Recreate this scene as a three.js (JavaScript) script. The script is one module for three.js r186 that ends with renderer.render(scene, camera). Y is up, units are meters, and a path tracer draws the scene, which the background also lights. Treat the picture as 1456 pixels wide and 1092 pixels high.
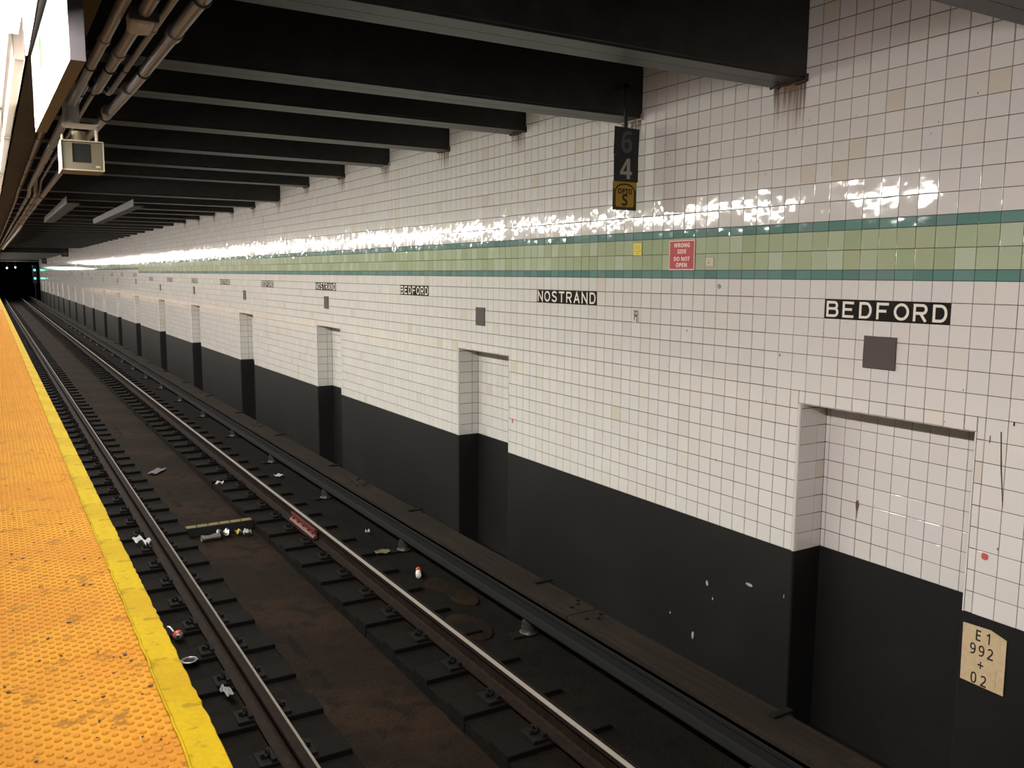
import * as THREE from 'three';
import { mergeGeometries } from 'three/addons/utils/BufferGeometryUtils.js';
import { RoundedBoxGeometry } from 'three/addons/geometries/RoundedBoxGeometry.js';
import { RectAreaLightUniformsLib } from 'three/addons/lights/RectAreaLightUniformsLib.js';

// ---------------------------------------------------------------- camera, renderer, light set-up
RectAreaLightUniformsLib.init();
const Y0 = 1.52;                       // platform top is y = 0; wall heights below are given from the green band's lower edge (Y) and lifted by Y0
const scene = new THREE.Scene();
scene.background = new THREE.Color(0, 0, 0);
const camera = new THREE.PerspectiveCamera(2 * Math.atan(546 / 1238.2) * 180 / Math.PI, 1456 / 1092, 0.05, 400);
camera.position.set(-4.1839, 0.0166 + Y0, 3.4378);
camera.rotation.order = 'YXZ';
camera.rotation.set(-0.1247, -0.5399, 0.0064);
camera.updateMatrixWorld(true);
camera.updateProjectionMatrix();
const renderer = new THREE.WebGLRenderer({ antialias: true });
renderer.toneMapping = THREE.LinearToneMapping;
renderer.toneMappingExposure = 1.18;
renderer.shadowMap.enabled = true;

const LAMP = { toTrack: 88, toPlatform: 9, tilt: 40 * Math.PI / 180, width: 0.12 };   // the fluorescent rows
const lampTint = (z) => z > -0.75 ? [1, 0.89, 0.86] : z > -8.2 ? [1, 0.985, 0.89] : [1, 0.93, 0.86];

// ---------------------------------------------------------------- helpers
let seed = 20240611;
const rnd = () => { seed = (seed + 0x6d2b79f5) | 0; let t = Math.imul(seed ^ (seed >>> 15), 1 | seed); t = (t + Math.imul(t ^ (t >>> 7), 61 | t)) ^ t; return ((t ^ (t >>> 14)) >>> 0) / 4294967296; };
const gauss = () => (rnd() + rnd() + rnd() + rnd() - 2) * 0.866 * 2 / 1.155 * 0.58;
const range = (a, b) => a + (b - a) * rnd();
const V = (x, Y, z) => new THREE.Vector3(x, Y + Y0, z);
const names = {};
const numbered = (n) => { const k = names[n] = (names[n] ?? -1) + 1; return k ? n + '_' + String(k).padStart(3, '0') : n; };
const C = (r, g, b) => new THREE.Color().setRGB(r, g, b);
const ORD = ['first', 'second', 'third', 'fourth', 'fifth', 'sixth', 'seventh', 'eighth', 'ninth', 'tenth', 'eleventh', 'twelfth', 'thirteenth', 'fourteenth', 'fifteenth', 'sixteenth', 'seventeenth', 'eighteenth', 'nineteenth', 'twentieth'];
const TENS = { 2: 'twenty', 3: 'thirty', 4: 'forty' };
const ord = (i) => i < 20 ? ORD[i] : (TENS[Math.floor((i + 1) / 10)] ?? 'far') + ((i + 1) % 10 ? '-' + ORD[(i + 1) % 10 - 1] : '-tenth');
function shade(o) { o.castShadow = true; o.receiveShadow = true; return o; }
function tag(o, label, category, group, kind) {
  if (label) o.userData.label = label;
  if (category) o.userData.category = category;
  if (group) o.userData.group = group;
  if (kind) o.userData.kind = kind;
  return o;
}
function thing(name, label, category, pos, group) {
  const g = new THREE.Group(); g.name = numbered(name); g.position.copy(pos); scene.add(g);
  return tag(g, label, category, group);
}
function part(name, geo, mat, parent, pos, rot) {
  const m = shade(new THREE.Mesh(geo, mat)); m.name = parent === scene ? numbered(name) : name;
  if (pos) m.position.set(...pos);
  if (rot) m.rotation.set(...rot);
  parent.add(m); return m;
}
function struct(name, geo, mat, label) { return tag(part(name, geo, mat, scene), label, null, null, 'structure'); }
function prep(g) { const n = g.index ? g.toNonIndexed() : g; for (const k of Object.keys(n.attributes)) if (!['position', 'normal', 'uv'].includes(k)) n.deleteAttribute(k); return n; }
function merge(list) { return mergeGeometries(list.map(prep)); }
function box(x0, x1, y0, y1, z0, z1) { const g = new THREE.BoxGeometry(x1 - x0, y1 - y0, z1 - z0); g.translate((x0 + x1) / 2, (y0 + y1) / 2, (z0 + z1) / 2); boxUV(g); return g; }
function boxUV(g) {                                   // uv in metres from the dominant axis of each face
  const p = g.attributes.position, n = g.attributes.normal, uv = g.attributes.uv;
  for (let i = 0; i < p.count; i++) {
    const ax = Math.abs(n.getX(i)), ay = Math.abs(n.getY(i)), az = Math.abs(n.getZ(i));
    if (ax >= ay && ax >= az) uv.setXY(i, p.getZ(i), p.getY(i)); else if (ay >= az) uv.setXY(i, p.getX(i), p.getZ(i)); else uv.setXY(i, p.getX(i), p.getY(i));
  }
  return g;
}
function rbox(w, h, d, r = 0.004, seg = 2) { return new RoundedBoxGeometry(w, h, d, seg, r); }
function cyl(r0, r1, h, seg = 16, open = false) { return new THREE.CylinderGeometry(r0, r1, h, seg, 1, open); }
function moved(g, x, y, z, rx = 0, ry = 0, rz = 0) { g.applyMatrix4(new THREE.Matrix4().compose(new THREE.Vector3(x, y, z), new THREE.Quaternion().setFromEuler(new THREE.Euler(rx, ry, rz)), new THREE.Vector3(1, 1, 1))); return g; }
function bent(points, r, seg = 10, fillet = 0.08) {   // a pipe along a polyline with rounded bends
  const P = [points[0].clone()];
  for (let i = 1; i < points.length - 1; i++) {
    const a = points[i - 1], b = points[i], c = points[i + 1], d1 = a.clone().sub(b), d2 = c.clone().sub(b), f1 = Math.min(fillet, d1.length() * 0.45), f2 = Math.min(fillet, d2.length() * 0.45);
    const p = b.clone().addScaledVector(d1.normalize(), f1), q = b.clone().addScaledVector(d2.normalize(), f2);
    for (let k = 0; k <= 4; k++) { const t = k / 4; P.push(p.clone().multiplyScalar((1 - t) ** 2).addScaledVector(b, 2 * t * (1 - t)).addScaledVector(q, t * t)); }
  }
  P.push(points.at(-1).clone());
  const path = new THREE.CurvePath();
  for (let i = 1; i < P.length; i++) if (P[i].distanceTo(P[i - 1]) > 1e-5) path.add(new THREE.LineCurve3(P[i - 1], P[i]));
  const pos = [], idx = [], nor = [], uv = [];
  let len = 0, up = new THREE.Vector3(0, 1, 0);
  for (let i = 0; i < P.length; i++) {
    const t = P[Math.min(i + 1, P.length - 1)].clone().sub(P[Math.max(i - 1, 0)]).normalize();
    if (i) len += P[i].distanceTo(P[i - 1]);
    let u = Math.abs(t.y) > 0.95 ? new THREE.Vector3(1, 0, 0) : up; const s = t.clone().cross(u).normalize(); const w = s.clone().cross(t);
    for (let k = 0; k <= seg; k++) { const a = k / seg * 2 * Math.PI, n = s.clone().multiplyScalar(Math.cos(a)).addScaledVector(w, Math.sin(a)); nor.push(n.x, n.y, n.z); pos.push(P[i].x + n.x * r, P[i].y + n.y * r, P[i].z + n.z * r); uv.push(k / seg * r * 6.28, len); }
  }
  for (let i = 0; i < P.length - 1; i++) for (let k = 0; k < seg; k++) { const a = i * (seg + 1) + k, b = a + seg + 1; idx.push(a, b, a + 1, b, b + 1, a + 1); }
  const g = new THREE.BufferGeometry();
  g.setAttribute('position', new THREE.Float32BufferAttribute(pos, 3)); g.setAttribute('normal', new THREE.Float32BufferAttribute(nor, 3)); g.setAttribute('uv', new THREE.Float32BufferAttribute(uv, 2)); g.setIndex(idx);
  return g.toNonIndexed();
}
function extrudeZ(shape, z0, z1, bevel = 0) {         // profile in x / Y drawn out along z
  const g = new THREE.ExtrudeGeometry(shape, { depth: z1 - z0, bevelEnabled: bevel > 0, bevelSize: bevel, bevelThickness: bevel, bevelSegments: 1, curveSegments: 8 });
  g.translate(0, 0, z0); boxUV(g); return g;
}
function poly(pts) { const s = new THREE.Shape(); pts.forEach(([x, y], i) => i ? s.lineTo(x, y) : s.moveTo(x, y)); s.closePath(); return s; }

// ---------------------------------------------------------------- textures
function noiseField(N, cells, oct, gain = 0.5) {      // tileable value noise, 0..1
  const out = new Float32Array(N * N); let amp = 1, total = 0;
  for (let o = 0; o < oct; o++) {
    const G = cells << o, lat = Float32Array.from({ length: G * G }, rnd);
    for (let y = 0; y < N; y++) for (let x = 0; x < N; x++) {
      const fx = x / N * G, fy = y / N * G, ix = Math.floor(fx), iy = Math.floor(fy); let tx = fx - ix, ty = fy - iy; tx = tx * tx * (3 - 2 * tx); ty = ty * ty * (3 - 2 * ty);
      const a = lat[iy % G * G + ix % G], b = lat[iy % G * G + (ix + 1) % G], c = lat[(iy + 1) % G * G + ix % G], d = lat[(iy + 1) % G * G + (ix + 1) % G];
      out[y * N + x] += amp * (a + (b - a) * tx + (c - a) * ty + (a - b - c + d) * tx * ty);
    }
    total += amp; amp *= gain;
  }
  return out.map((v) => v / total);
}
function dataTex(N, fn, srgb, repeat = 1) {
  const d = new Uint8Array(N * N * 4);
  for (let i = 0; i < N * N; i++) { const c = fn(i, i % N, Math.floor(i / N)); for (let k = 0; k < 3; k++) d[i * 4 + k] = Math.max(0, Math.min(255, Math.round(255 * (Array.isArray(c) ? c[k] : c)))); d[i * 4 + 3] = 255; }
  const t = new THREE.DataTexture(d, N, N); t.wrapS = t.wrapT = THREE.RepeatWrapping; t.magFilter = THREE.LinearFilter; t.minFilter = THREE.LinearMipmapLinearFilter; t.generateMipmaps = true;
  if (srgb) t.colorSpace = THREE.SRGBColorSpace; t.repeat.set(repeat, repeat); t.needsUpdate = true; return t;
}
function canvasTex(w, h, draw) {
  const c = document.createElement('canvas'); c.width = w; c.height = h; const g = c.getContext('2d'); draw(g, w, h);
  const t = new THREE.CanvasTexture(c); t.colorSpace = THREE.SRGBColorSpace; t.magFilter = THREE.LinearFilter; return t;
}
const N5 = 512;
const nWave = noiseField(N5, 10, 2, 0.3), nFine = noiseField(N5, 16, 5, 0.62), nCoarse = noiseField(N5, 4, 5, 0.55), nGrit = noiseField(N5, 64, 3, 0.7);
const glazeBump = dataTex(N5, (i) => nWave[i], false, 2);
const gritBump = dataTex(N5, (i) => 0.45 * nFine[i] + 0.55 * nGrit[i], false, 1.3);
const mix3 = (a, b, t) => a.map((v, k) => v + (b[k] - v) * t);
const sm = (a, b, x) => { const t = Math.max(0, Math.min(1, (x - a) / (b - a))); return t * t * (3 - 2 * t); };
const bedTex = dataTex(N5, (i) => { let c = mix3([0.175, 0.162, 0.145], [0.235, 0.205, 0.17], sm(0.35, 0.65, nCoarse[i])); c = mix3(c, [0.12, 0.112, 0.105], 0.6 * sm(0.52, 0.7, nFine[i])); return c.map((v) => v * (0.86 + 0.3 * nGrit[i])); }, true, 0.45);
const muckTex = dataTex(N5, (i) => { let c = mix3([0.25, 0.205, 0.165], [0.345, 0.285, 0.22], sm(0.38, 0.62, nCoarse[i])); c = mix3(c, [0.185, 0.155, 0.13], 0.8 * sm(0.55, 0.72, nFine[(i * 1 + 9000) % (N5 * N5)])); return c.map((v) => v * (0.88 + 0.26 * nGrit[i])); }, true, 0.5);
const tieTex = dataTex(N5, (i, x, y) => { const g = nFine[(y * 8 % N5) * N5 + x] * 0.5 + nGrit[i] * 0.5; return mix3([0.15, 0.138, 0.128], [0.24, 0.222, 0.2], g); }, true, 1);
const boardTex = dataTex(N5, (i, x, y) => { const g = nFine[(Math.floor(y / 10)) * N5 + x * 6 % N5] * 0.6 + nCoarse[i] * 0.4; return mix3([0.24, 0.22, 0.195], [0.315, 0.285, 0.25], sm(0.3, 0.7, g)); }, true, 0.5);
const rustTex = dataTex(N5, (i) => mix3([0.25, 0.19, 0.15], [0.36, 0.27, 0.21], sm(0.3, 0.7, nFine[i])).map((v) => v * (0.85 + 0.3 * nGrit[i])), true, 2);
const beamTex = dataTex(N5, (i) => mix3([0.27, 0.258, 0.25], [0.34, 0.325, 0.312], sm(0.3, 0.7, nFine[i])).map((v) => v * (0.9 + 0.2 * nGrit[i])), true, 0.7);
const dadoTex = dataTex(N5, (i) => mix3([0.155, 0.153, 0.148], [0.195, 0.19, 0.182], sm(0.35, 0.65, nCoarse[i])).map((v) => v * (0.95 + 0.1 * nGrit[i])), true, 0.35);
const orangeTex = dataTex(N5, (i) => { let c = mix3([0.9, 0.625, 0.2], [0.86, 0.56, 0.2], sm(0.35, 0.65, nCoarse[i])); c = mix3(c, [0.62, 0.43, 0.2], 0.75 * sm(0.62, 0.74, nFine[i])); return c.map((v) => v * (0.95 + 0.1 * nGrit[i])); }, true, 0.7);
const lemonTex = dataTex(N5, (i) => { let c = mix3([0.9, 0.76, 0.1], [0.86, 0.7, 0.13], sm(0.35, 0.65, nCoarse[i])); c = mix3(c, [0.5, 0.42, 0.16], 0.35 * sm(0.6, 0.72, nFine[(i + 70000) % (N5 * N5)])); return c.map((v) => v * (0.94 + 0.12 * nGrit[i])); }, true, 1.1);

// ---------------------------------------------------------------- materials
const std = (o) => new THREE.MeshStandardMaterial(o);
const dull = (o) => new THREE.MeshPhysicalMaterial({ specularIntensity: 0.3, ...o });   // dusty surfaces with hardly any sheen
const M = {
  grout: std({ color: C(0.055, 0.042, 0.033), roughness: 0.95 }),
  dado: std({ map: dadoTex, color: C(0.38, 0.38, 0.38), roughness: 0.5, bumpMap: gritBump, bumpScale: 0.001 }),
  bed: dull({ map: bedTex, color: C(0.15, 0.13, 0.113), roughness: 0.95, bumpMap: gritBump, bumpScale: 0.012 }),
  muck: dull({ map: muckTex, color: C(0.2, 0.155, 0.115), roughness: 0.9, bumpMap: gritBump, bumpScale: 0.014 }),
  tie: dull({ map: tieTex, color: C(0.13, 0.118, 0.106), roughness: 0.9, bumpMap: gritBump, bumpScale: 0.004 }),
  iron: dull({ color: C(0.0085, 0.0075, 0.0068), roughness: 0.8 }),
  rust: dull({ map: rustTex, color: C(0.155, 0.132, 0.12), roughness: 0.8, bumpMap: gritBump, bumpScale: 0.001 }),
  railTop: std({ color: C(0.62, 0.58, 0.53), roughness: 0.42, metalness: 0.8 }),
  railDull: std({ color: C(0.34, 0.31, 0.28), roughness: 0.5, metalness: 0.7 }),
  third: new THREE.MeshPhysicalMaterial({ color: C(0.011, 0.0115, 0.0112), roughness: 0.85, specularIntensity: 0.35 }),
  board: dull({ map: boardTex, color: C(0.34, 0.31, 0.29), roughness: 0.9, bumpMap: gritBump, bumpScale: 0.002 }),
  beam: std({ map: beamTex, color: C(0.17, 0.17, 0.17), roughness: 0.4, bumpMap: gritBump, bumpScale: 0.0015 }),
  hanger: std({ color: C(0.03, 0.028, 0.027), roughness: 0.6 }),
  slab: std({ color: C(0.008, 0.0075, 0.007), roughness: 0.95 }),
  girder: std({ color: C(0.028, 0.022, 0.019), roughness: 0.7, bumpMap: gritBump, bumpScale: 0.002 }),
  orange: dull({ map: orangeTex, color: C(0.57, 0.6, 0.42), roughness: 0.75, bumpMap: gritBump, bumpScale: 0.0006 }),
  lemon: dull({ map: lemonTex, color: C(0.48, 0.49, 0.1), roughness: 0.8, bumpMap: gritBump, bumpScale: 0.002 }),
  concrete: std({ color: C(0.22, 0.21, 0.19), roughness: 0.95 }),
  gum: std({ color: C(0.045, 0.028, 0.018), roughness: 0.8 }),
  conduit: std({ color: C(0.26, 0.235, 0.228), roughness: 0.4, metalness: 0.4, bumpMap: gritBump, bumpScale: 0.0006 }),
  clamp: std({ color: C(0.06, 0.05, 0.045), roughness: 0.6, metalness: 0.5 }),
  mortar: std({ color: C(0.34, 0.31, 0.28), roughness: 0.95, bumpMap: gritBump, bumpScale: 0.006 }),
  cream: std({ color: C(0.13, 0.1, 0.075), roughness: 0.6 }),
  white: std({ color: C(0.8, 0.79, 0.76), roughness: 0.6 }),
  bezel: std({ color: C(0.06, 0.047, 0.024), roughness: 0.6 }),
  lump: std({ color: C(0.6, 0.56, 0.54), roughness: 0.95, bumpMap: gritBump, bumpScale: 0.008 }),
  beige: std({ color: C(0.24, 0.19, 0.14), roughness: 0.55 }),
  dark: std({ color: C(0.008, 0.008, 0.008), roughness: 0.6 }),
  glassDark: std({ color: C(0.012, 0.012, 0.012), roughness: 0.12 }),
  frameGrey: std({ color: C(0.042, 0.039, 0.042), roughness: 0.45, metalness: 0.4 }),
  frameBronze: std({ color: C(0.12, 0.088, 0.05), roughness: 0.5, metalness: 0.3 }),
  steel: std({ color: C(0.45, 0.43, 0.41), roughness: 0.4, metalness: 0.8 }),
  plate: std({ color: C(0.085, 0.07, 0.063), roughness: 0.7, bumpMap: gritBump, bumpScale: 0.0015 }),
  platformWall: std({ color: C(0.6, 0.58, 0.53), roughness: 0.4 }),
  platformFloor: std({ color: C(0.2, 0.19, 0.175), roughness: 0.85 }),
  porcelain: std({ color: C(0.035, 0.031, 0.026), roughness: 0.4 }),
};
const glaze = (c) => new THREE.MeshPhysicalMaterial({ color: c, roughness: 0.07, bumpMap: glazeBump, bumpScale: 0.0011 });
const WHITE = [[0.735, 0.715, 0.675], [0.75, 0.73, 0.69], [0.715, 0.695, 0.655], [0.74, 0.722, 0.69], [0.725, 0.70, 0.645], [0.735, 0.70, 0.665], [0.69, 0.645, 0.55], [0.72, 0.71, 0.68]];
const GREEN = [[0.42, 0.50, 0.325], [0.45, 0.525, 0.36], [0.38, 0.46, 0.285], [0.42, 0.48, 0.305], [0.50, 0.57, 0.42]];
const TEAL = [[0.12, 0.255, 0.22], [0.15, 0.285, 0.255], [0.17, 0.27, 0.26], [0.12, 0.235, 0.205]];
const tone = { white: WHITE, green: GREEN, teal: TEAL };
const tileMats = Object.fromEntries(Object.entries(tone).map(([k, l]) => [k, l.map((c) => glaze(C(...c)))]));
const tileStuffMat = new THREE.MeshPhysicalMaterial({ vertexColors: true, roughness: 0.07, bumpMap: glazeBump, bumpScale: 0.0011 });

// ---------------------------------------------------------------- the tiled track wall
const T = 0.1115, JOINT = 0.0032, DADO = -15 * T, HEAD = -0.745, DEPTH = 0.24, ZEND = -88.6, ZNEAR = 4.6, BED = -2.95, TOP = 1.86, STEP = -26.95;
const niches = [[-0.143, 0.945], [-4.643, -3.62], [-9.255, -8.22], [-13.95, -12.9]];
for (let z = -18.68; z > ZEND + 1; z -= 4.7) niches.push([z, z + 1.04]);
const wallBits = [], dadoBits = [], trimBits = [];
{
  const cuts = [...niches].sort((a, b) => b[0] - a[0]), R = 0.0155; let z = ZNEAR, first = true;
  const pier = (z0, z1, a, b) => {                       // a / b: inset of the front skin where a rounded corner piece stands
    wallBits.push(box(0.004, 0.55, HEAD + Y0, TOP + Y0, z0, z1), box(0.004, R, BED + Y0, HEAD + Y0, z0 + a, z1 - b), box(R, 0.55, BED + Y0, HEAD + Y0, z0, z1));
    dadoBits.push(box(0, 0.006, BED + Y0, DADO + Y0, z0 + a, z1 - b));
  };
  for (const [l, r] of cuts) {
    pier(r, z, R, first ? 0 : R); first = false;
    wallBits.push(box(0.004, 0.55, HEAD + Y0, TOP + Y0, l, r)); wallBits.push(box(DEPTH + 0.004, 0.55, BED + Y0, HEAD + Y0, l, r));
    dadoBits.push(box(DEPTH, DEPTH + 0.006, BED + Y0, DADO + Y0, l, r), box(R, DEPTH, BED + Y0, DADO + Y0, l - 0.004, l + 0.0005), box(R, DEPTH, BED + Y0, DADO + Y0, r - 0.0005, r + 0.004));
    z = l;
  }
  pier(ZEND, z, 0, R);
}
const wall = struct('wall_right', merge(wallBits), M.grout, 'white tiled track wall with green band, niches and black painted base');
tag(part('painted_dado', merge(dadoBits), M.dado, wall), 'matte black painted base of the tiled wall');

const nameRuns = [[0, 'BEDFORD'], [-28, 'NOSTRAND'], [-55, 'BEDFORD'], [-83, 'NOSTRAND'], [-110, 'BEDFORD'], [-139, 'NOSTRAND'], [-166, 'BEDFORD'], [-196, 'NOSTRAND'], [-223, 'BEDFORD'], [-253, 'NOSTRAND'], [-281, 'BEDFORD']];
for (let k = 0, c = -309; c > -760; c -= 28, k++) nameRuns.push([c, k % 2 ? 'BEDFORD' : 'NOSTRAND']);
const letterAt = new Map();
nameRuns.forEach(([c, w], k) => [...w].forEach((ch, i) => letterAt.set(c + i, [ch, k])));

const pool = [];                                       // every glazed tile: centre, size, turn, kind
function addTile(x, y0, y1, z0, z1, kind, ry = 0) { if (y1 - y0 > 0.008 && z1 - z0 > 0.008) pool.push({ x, y0, y1, z0, z1, kind, ry }); }
const letterTiles = [];
const rowsNear = [], rowsFar = [];
for (let r = -17; r < 15; r++) for (const [list, s] of [[rowsNear, 0], [rowsFar, -1]]) {
  if (r === -3 + s) list.push([r, r + 0.5, 'teal']), list.push([r + 0.5, r + 1.5, 'green']), list.push([r + 1.5, r + 2.5, 'green']), list.push([r + 2.5, r + 3, 'teal']);
  else if (r < -3 + s || r >= s) list.push([r, r + 1, 'white']);
}
for (let c = Math.ceil(ZEND / T); c < Math.floor(ZNEAR / T); c++) {
  const z0 = c * T, z1 = z0 + T, far = z1 < STEP, hit = niches.find(([l, r]) => z1 > l - 0.016 && z0 < r + 0.016);
  for (const [ra, rb, kind] of far ? rowsFar : rowsNear) {
    const ya = -rb * T, yb = -ra * T;
    if (kind === 'white' && ra === (far ? 0 : 1) && letterAt.has(c)) { letterTiles.push([c, ya, yb]); continue; }
    if (!hit || ya >= HEAD) { addTile(0, ya, yb, z0, z1, kind); continue; }
    const l = hit[0] - 0.016, r = hit[1] + 0.016;
    if (z0 < l) addTile(0, ya, yb, z0, Math.min(l, z1), kind);
    if (z1 > r) addTile(0, ya, yb, Math.max(r, z0), z1, kind);
    if (yb > HEAD) addTile(0, HEAD, yb, Math.max(l, z0), Math.min(r, z1), kind);
    if (Math.min(z1, hit[1]) > Math.max(z0, hit[0])) addTile(DEPTH, ya, Math.min(yb, HEAD), Math.max(z0, hit[0]), Math.min(z1, hit[1]), 'white');
  }
}
for (const [l] of niches) for (let r = 6; r < 15; r++) for (const [a, b] of [[0.016, 0.165], [0.165, DEPTH]]) addTile(l + 0.003, -(r + 1) * T, Math.min(-r * T, HEAD), a, b, 'white', Math.PI / 2);
// what each shows in the photograph decides which are built singly
const tmp = new THREE.Vector3();
const px = (x, Y, z) => { tmp.set(x, Y + Y0, z).project(camera); return [(tmp.x + 1) * 728, (1 - tmp.y) * 546, tmp.z]; };
for (const t of pool) {
  const p = t.ry ? (z, y) => px(z, y, t.x) : (z, y) => px(t.x, y, z), a = p(t.z0, t.y0), b = p(t.z1, t.y1);
  const inside = a[2] < 1 && Math.max(a[0], b[0]) > 0 && Math.min(a[0], b[0]) < 1456 && Math.max(a[1], b[1]) > 0 && Math.min(a[1], b[1]) < 1092;
  t.w = Math.abs(b[0] - a[0]); t.h = Math.abs(b[1] - a[1]); t.show = inside ? t.w * t.h : 0;
  const hidden = t.y1 > 1.17 && t.x === 0;
  if (hidden) t.show *= 0.2;
  t.full = Math.abs(t.z1 - t.z0 - T) < 1e-6 && (Math.abs(t.y1 - t.y0 - T) < 1e-6 || t.kind === 'teal');
}
const single = new Set();
for (const kind of ['white', 'green', 'teal']) pool.filter((t) => t.kind === kind && t.show > 0 && Math.min(t.w, t.h) >= 9).sort((a, b) => b.show - a.show).slice(0, 300).forEach((t) => single.add(t));
function tileGeometry(w, h, ou, ov) {                  // faces -x, back at x = +0.005, softened edges
  const e = 0.0022, W = w / 2 - JOINT / 2, H = h / 2 - JOINT / 2, pos = [], nor = [], uv = [];
  const quad = (P) => { const n = new THREE.Vector3().subVectors(P[1], P[0]).cross(new THREE.Vector3().subVectors(P[2], P[0])).normalize(); for (const k of [0, 1, 2, 0, 2, 3]) { pos.push(P[k].x, P[k].y, P[k].z); nor.push(n.x, n.y, n.z); uv.push(P[k].z + ou, P[k].y + ov); } };
  const ring = (x, i) => [[-W + i, -H + i], [W - i, -H + i], [W - i, H - i], [-W + i, H - i]].map(([z, y]) => new THREE.Vector3(x, y, z));
  const A = ring(0.006, 0), B = ring(0.0009, 0), D = ring(0, e);
  quad(D);
  for (let k = 0; k < 4; k++) { const j = (k + 1) % 4; quad([B[k], B[j], D[j], D[k]]); quad([A[k], A[j], B[j], B[k]]); }
  const g = new THREE.BufferGeometry(); g.setAttribute('position', new THREE.Float32BufferAttribute(pos, 3)); g.setAttribute('normal', new THREE.Float32BufferAttribute(nor, 3)); g.setAttribute('uv', new THREE.Float32BufferAttribute(uv, 2)); return g;
}
const geoCache = {};
const pick = (kind) => kind === 'white' ? (rnd() < 0.72 ? [0, 1, 3, 7][Math.floor(rnd() * 4)] : rnd() < 0.88 ? [2, 4, 5][Math.floor(rnd() * 3)] : rnd() < 0.45 ? 6 : 0) : Math.floor(rnd() * tone[kind].length);
const SP = [], SN = [], SU = [], SC = [];
for (const t of pool) {
  const w = t.z1 - t.z0, h = t.y1 - t.y0, v = pick(t.kind), ta = gauss() * 0.008, tb = gauss() * 0.0115;
  const cy = (t.y0 + t.y1) / 2 + Y0, cz = (t.z0 + t.z1) / 2;
  if (single.has(t)) {
    const k = Math.floor(rnd() * 6), key = t.full ? `${w.toFixed(4)}_${h.toFixed(4)}_${k}` : null;
    const g = key ? (geoCache[key] ??= tileGeometry(w, h, k * 0.37, k * 0.21)) : tileGeometry(w, h, rnd(), rnd());
    const m = part(t.kind + '_tile', g, tileMats[t.kind][v], wall);
    if (t.ry) { m.position.set(cz, cy, t.x); m.rotation.y = t.ry; } else { m.position.set(t.x + range(-0.0004, 0.0004), cy, cz); m.rotation.set(0, ta, tb); }
    continue;
  }
  const c = tone[t.kind][v], f = 1 + gauss() * 0.02, W = w / 2 - JOINT / 2, H = h / 2 - JOINT / 2, ou = rnd() * 3, ov = rnd() * 3, near = t.w > 2.2;
  const at = (x, y, z) => t.ry ? [cz + z, cy + y, t.x - x] : [t.x + x + (tb * -y + ta * z), cy + y, cz + z];
  const quad = (P) => { const A = P.map((p) => at(...p)), a = new THREE.Vector3(...A[0]), n = new THREE.Vector3(...A[1]).sub(a).cross(new THREE.Vector3(...A[2]).sub(a)).normalize(); for (const k of [0, 1, 2, 0, 2, 3]) { SP.push(...A[k]); SN.push(n.x, n.y, n.z); SU.push(P[k][2] + ou, P[k][1] + ov); SC.push(c[0] * f, c[1] * f, c[2] * f); } };
  const e = near ? 0.0022 : 0;
  quad([[0, -H + e, -W + e], [0, -H + e, W - e], [0, H - e, W - e], [0, H - e, -W + e]]);
  if (near) { const o = [[-H, -W], [-H, W], [H, W], [H, -W]], q = [[-H + e, -W + e], [-H + e, W - e], [H - e, W - e], [H - e, -W + e]]; for (let k = 0; k < 4; k++) { const j = (k + 1) % 4; quad([[0.0035, ...o[k]], [0.0035, ...o[j]], [0, ...q[j]], [0, ...q[k]]]); } }
}
{
  const g = new THREE.BufferGeometry(); g.setAttribute('position', new THREE.Float32BufferAttribute(SP, 3)); g.setAttribute('normal', new THREE.Float32BufferAttribute(SN, 3)); g.setAttribute('uv', new THREE.Float32BufferAttribute(SU, 2)); g.setAttribute('color', new THREE.Float32BufferAttribute(SC, 3));
  tag(part('far_tiles', g, tileStuffMat, wall), 'the smaller glazed tiles of the wall running into the distance', null, null, 'stuff');
}
// rounded corner pieces of the niches
for (const [l, r] of niches) for (const [z, s] of [[l, -1], [r, 1]]) {
  const sh = new THREE.Shape(); const R = 0.0155; sh.moveTo(R, 0); sh.lineTo(R, -s * R); sh.lineTo(0.0002, -s * R); sh.absarc(R, -s * R, R - 0.0002, Math.PI, Math.PI - s * Math.PI / 2, s > 0); sh.closePath();
  for (const [ya, yb, m] of [[DADO, HEAD, tileMats.white[0]], [BED, DADO, M.dado]]) {
    const g = new THREE.ExtrudeGeometry(sh, { depth: yb - ya, bevelEnabled: false, curveSegments: 6 }); g.rotateX(-Math.PI / 2); boxUV(g);
    part('bullnose_trim', g, m, wall, [0, ya + Y0, z]);
  }
}
for (const [l, r] of niches.slice(0, 8)) part('niche_lintel', box(0.006, DEPTH, HEAD - 0.003 + Y0, HEAD + 0.001 + Y0, l + 0.002, r - 0.002), tileMats.white[0], wall);
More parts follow.
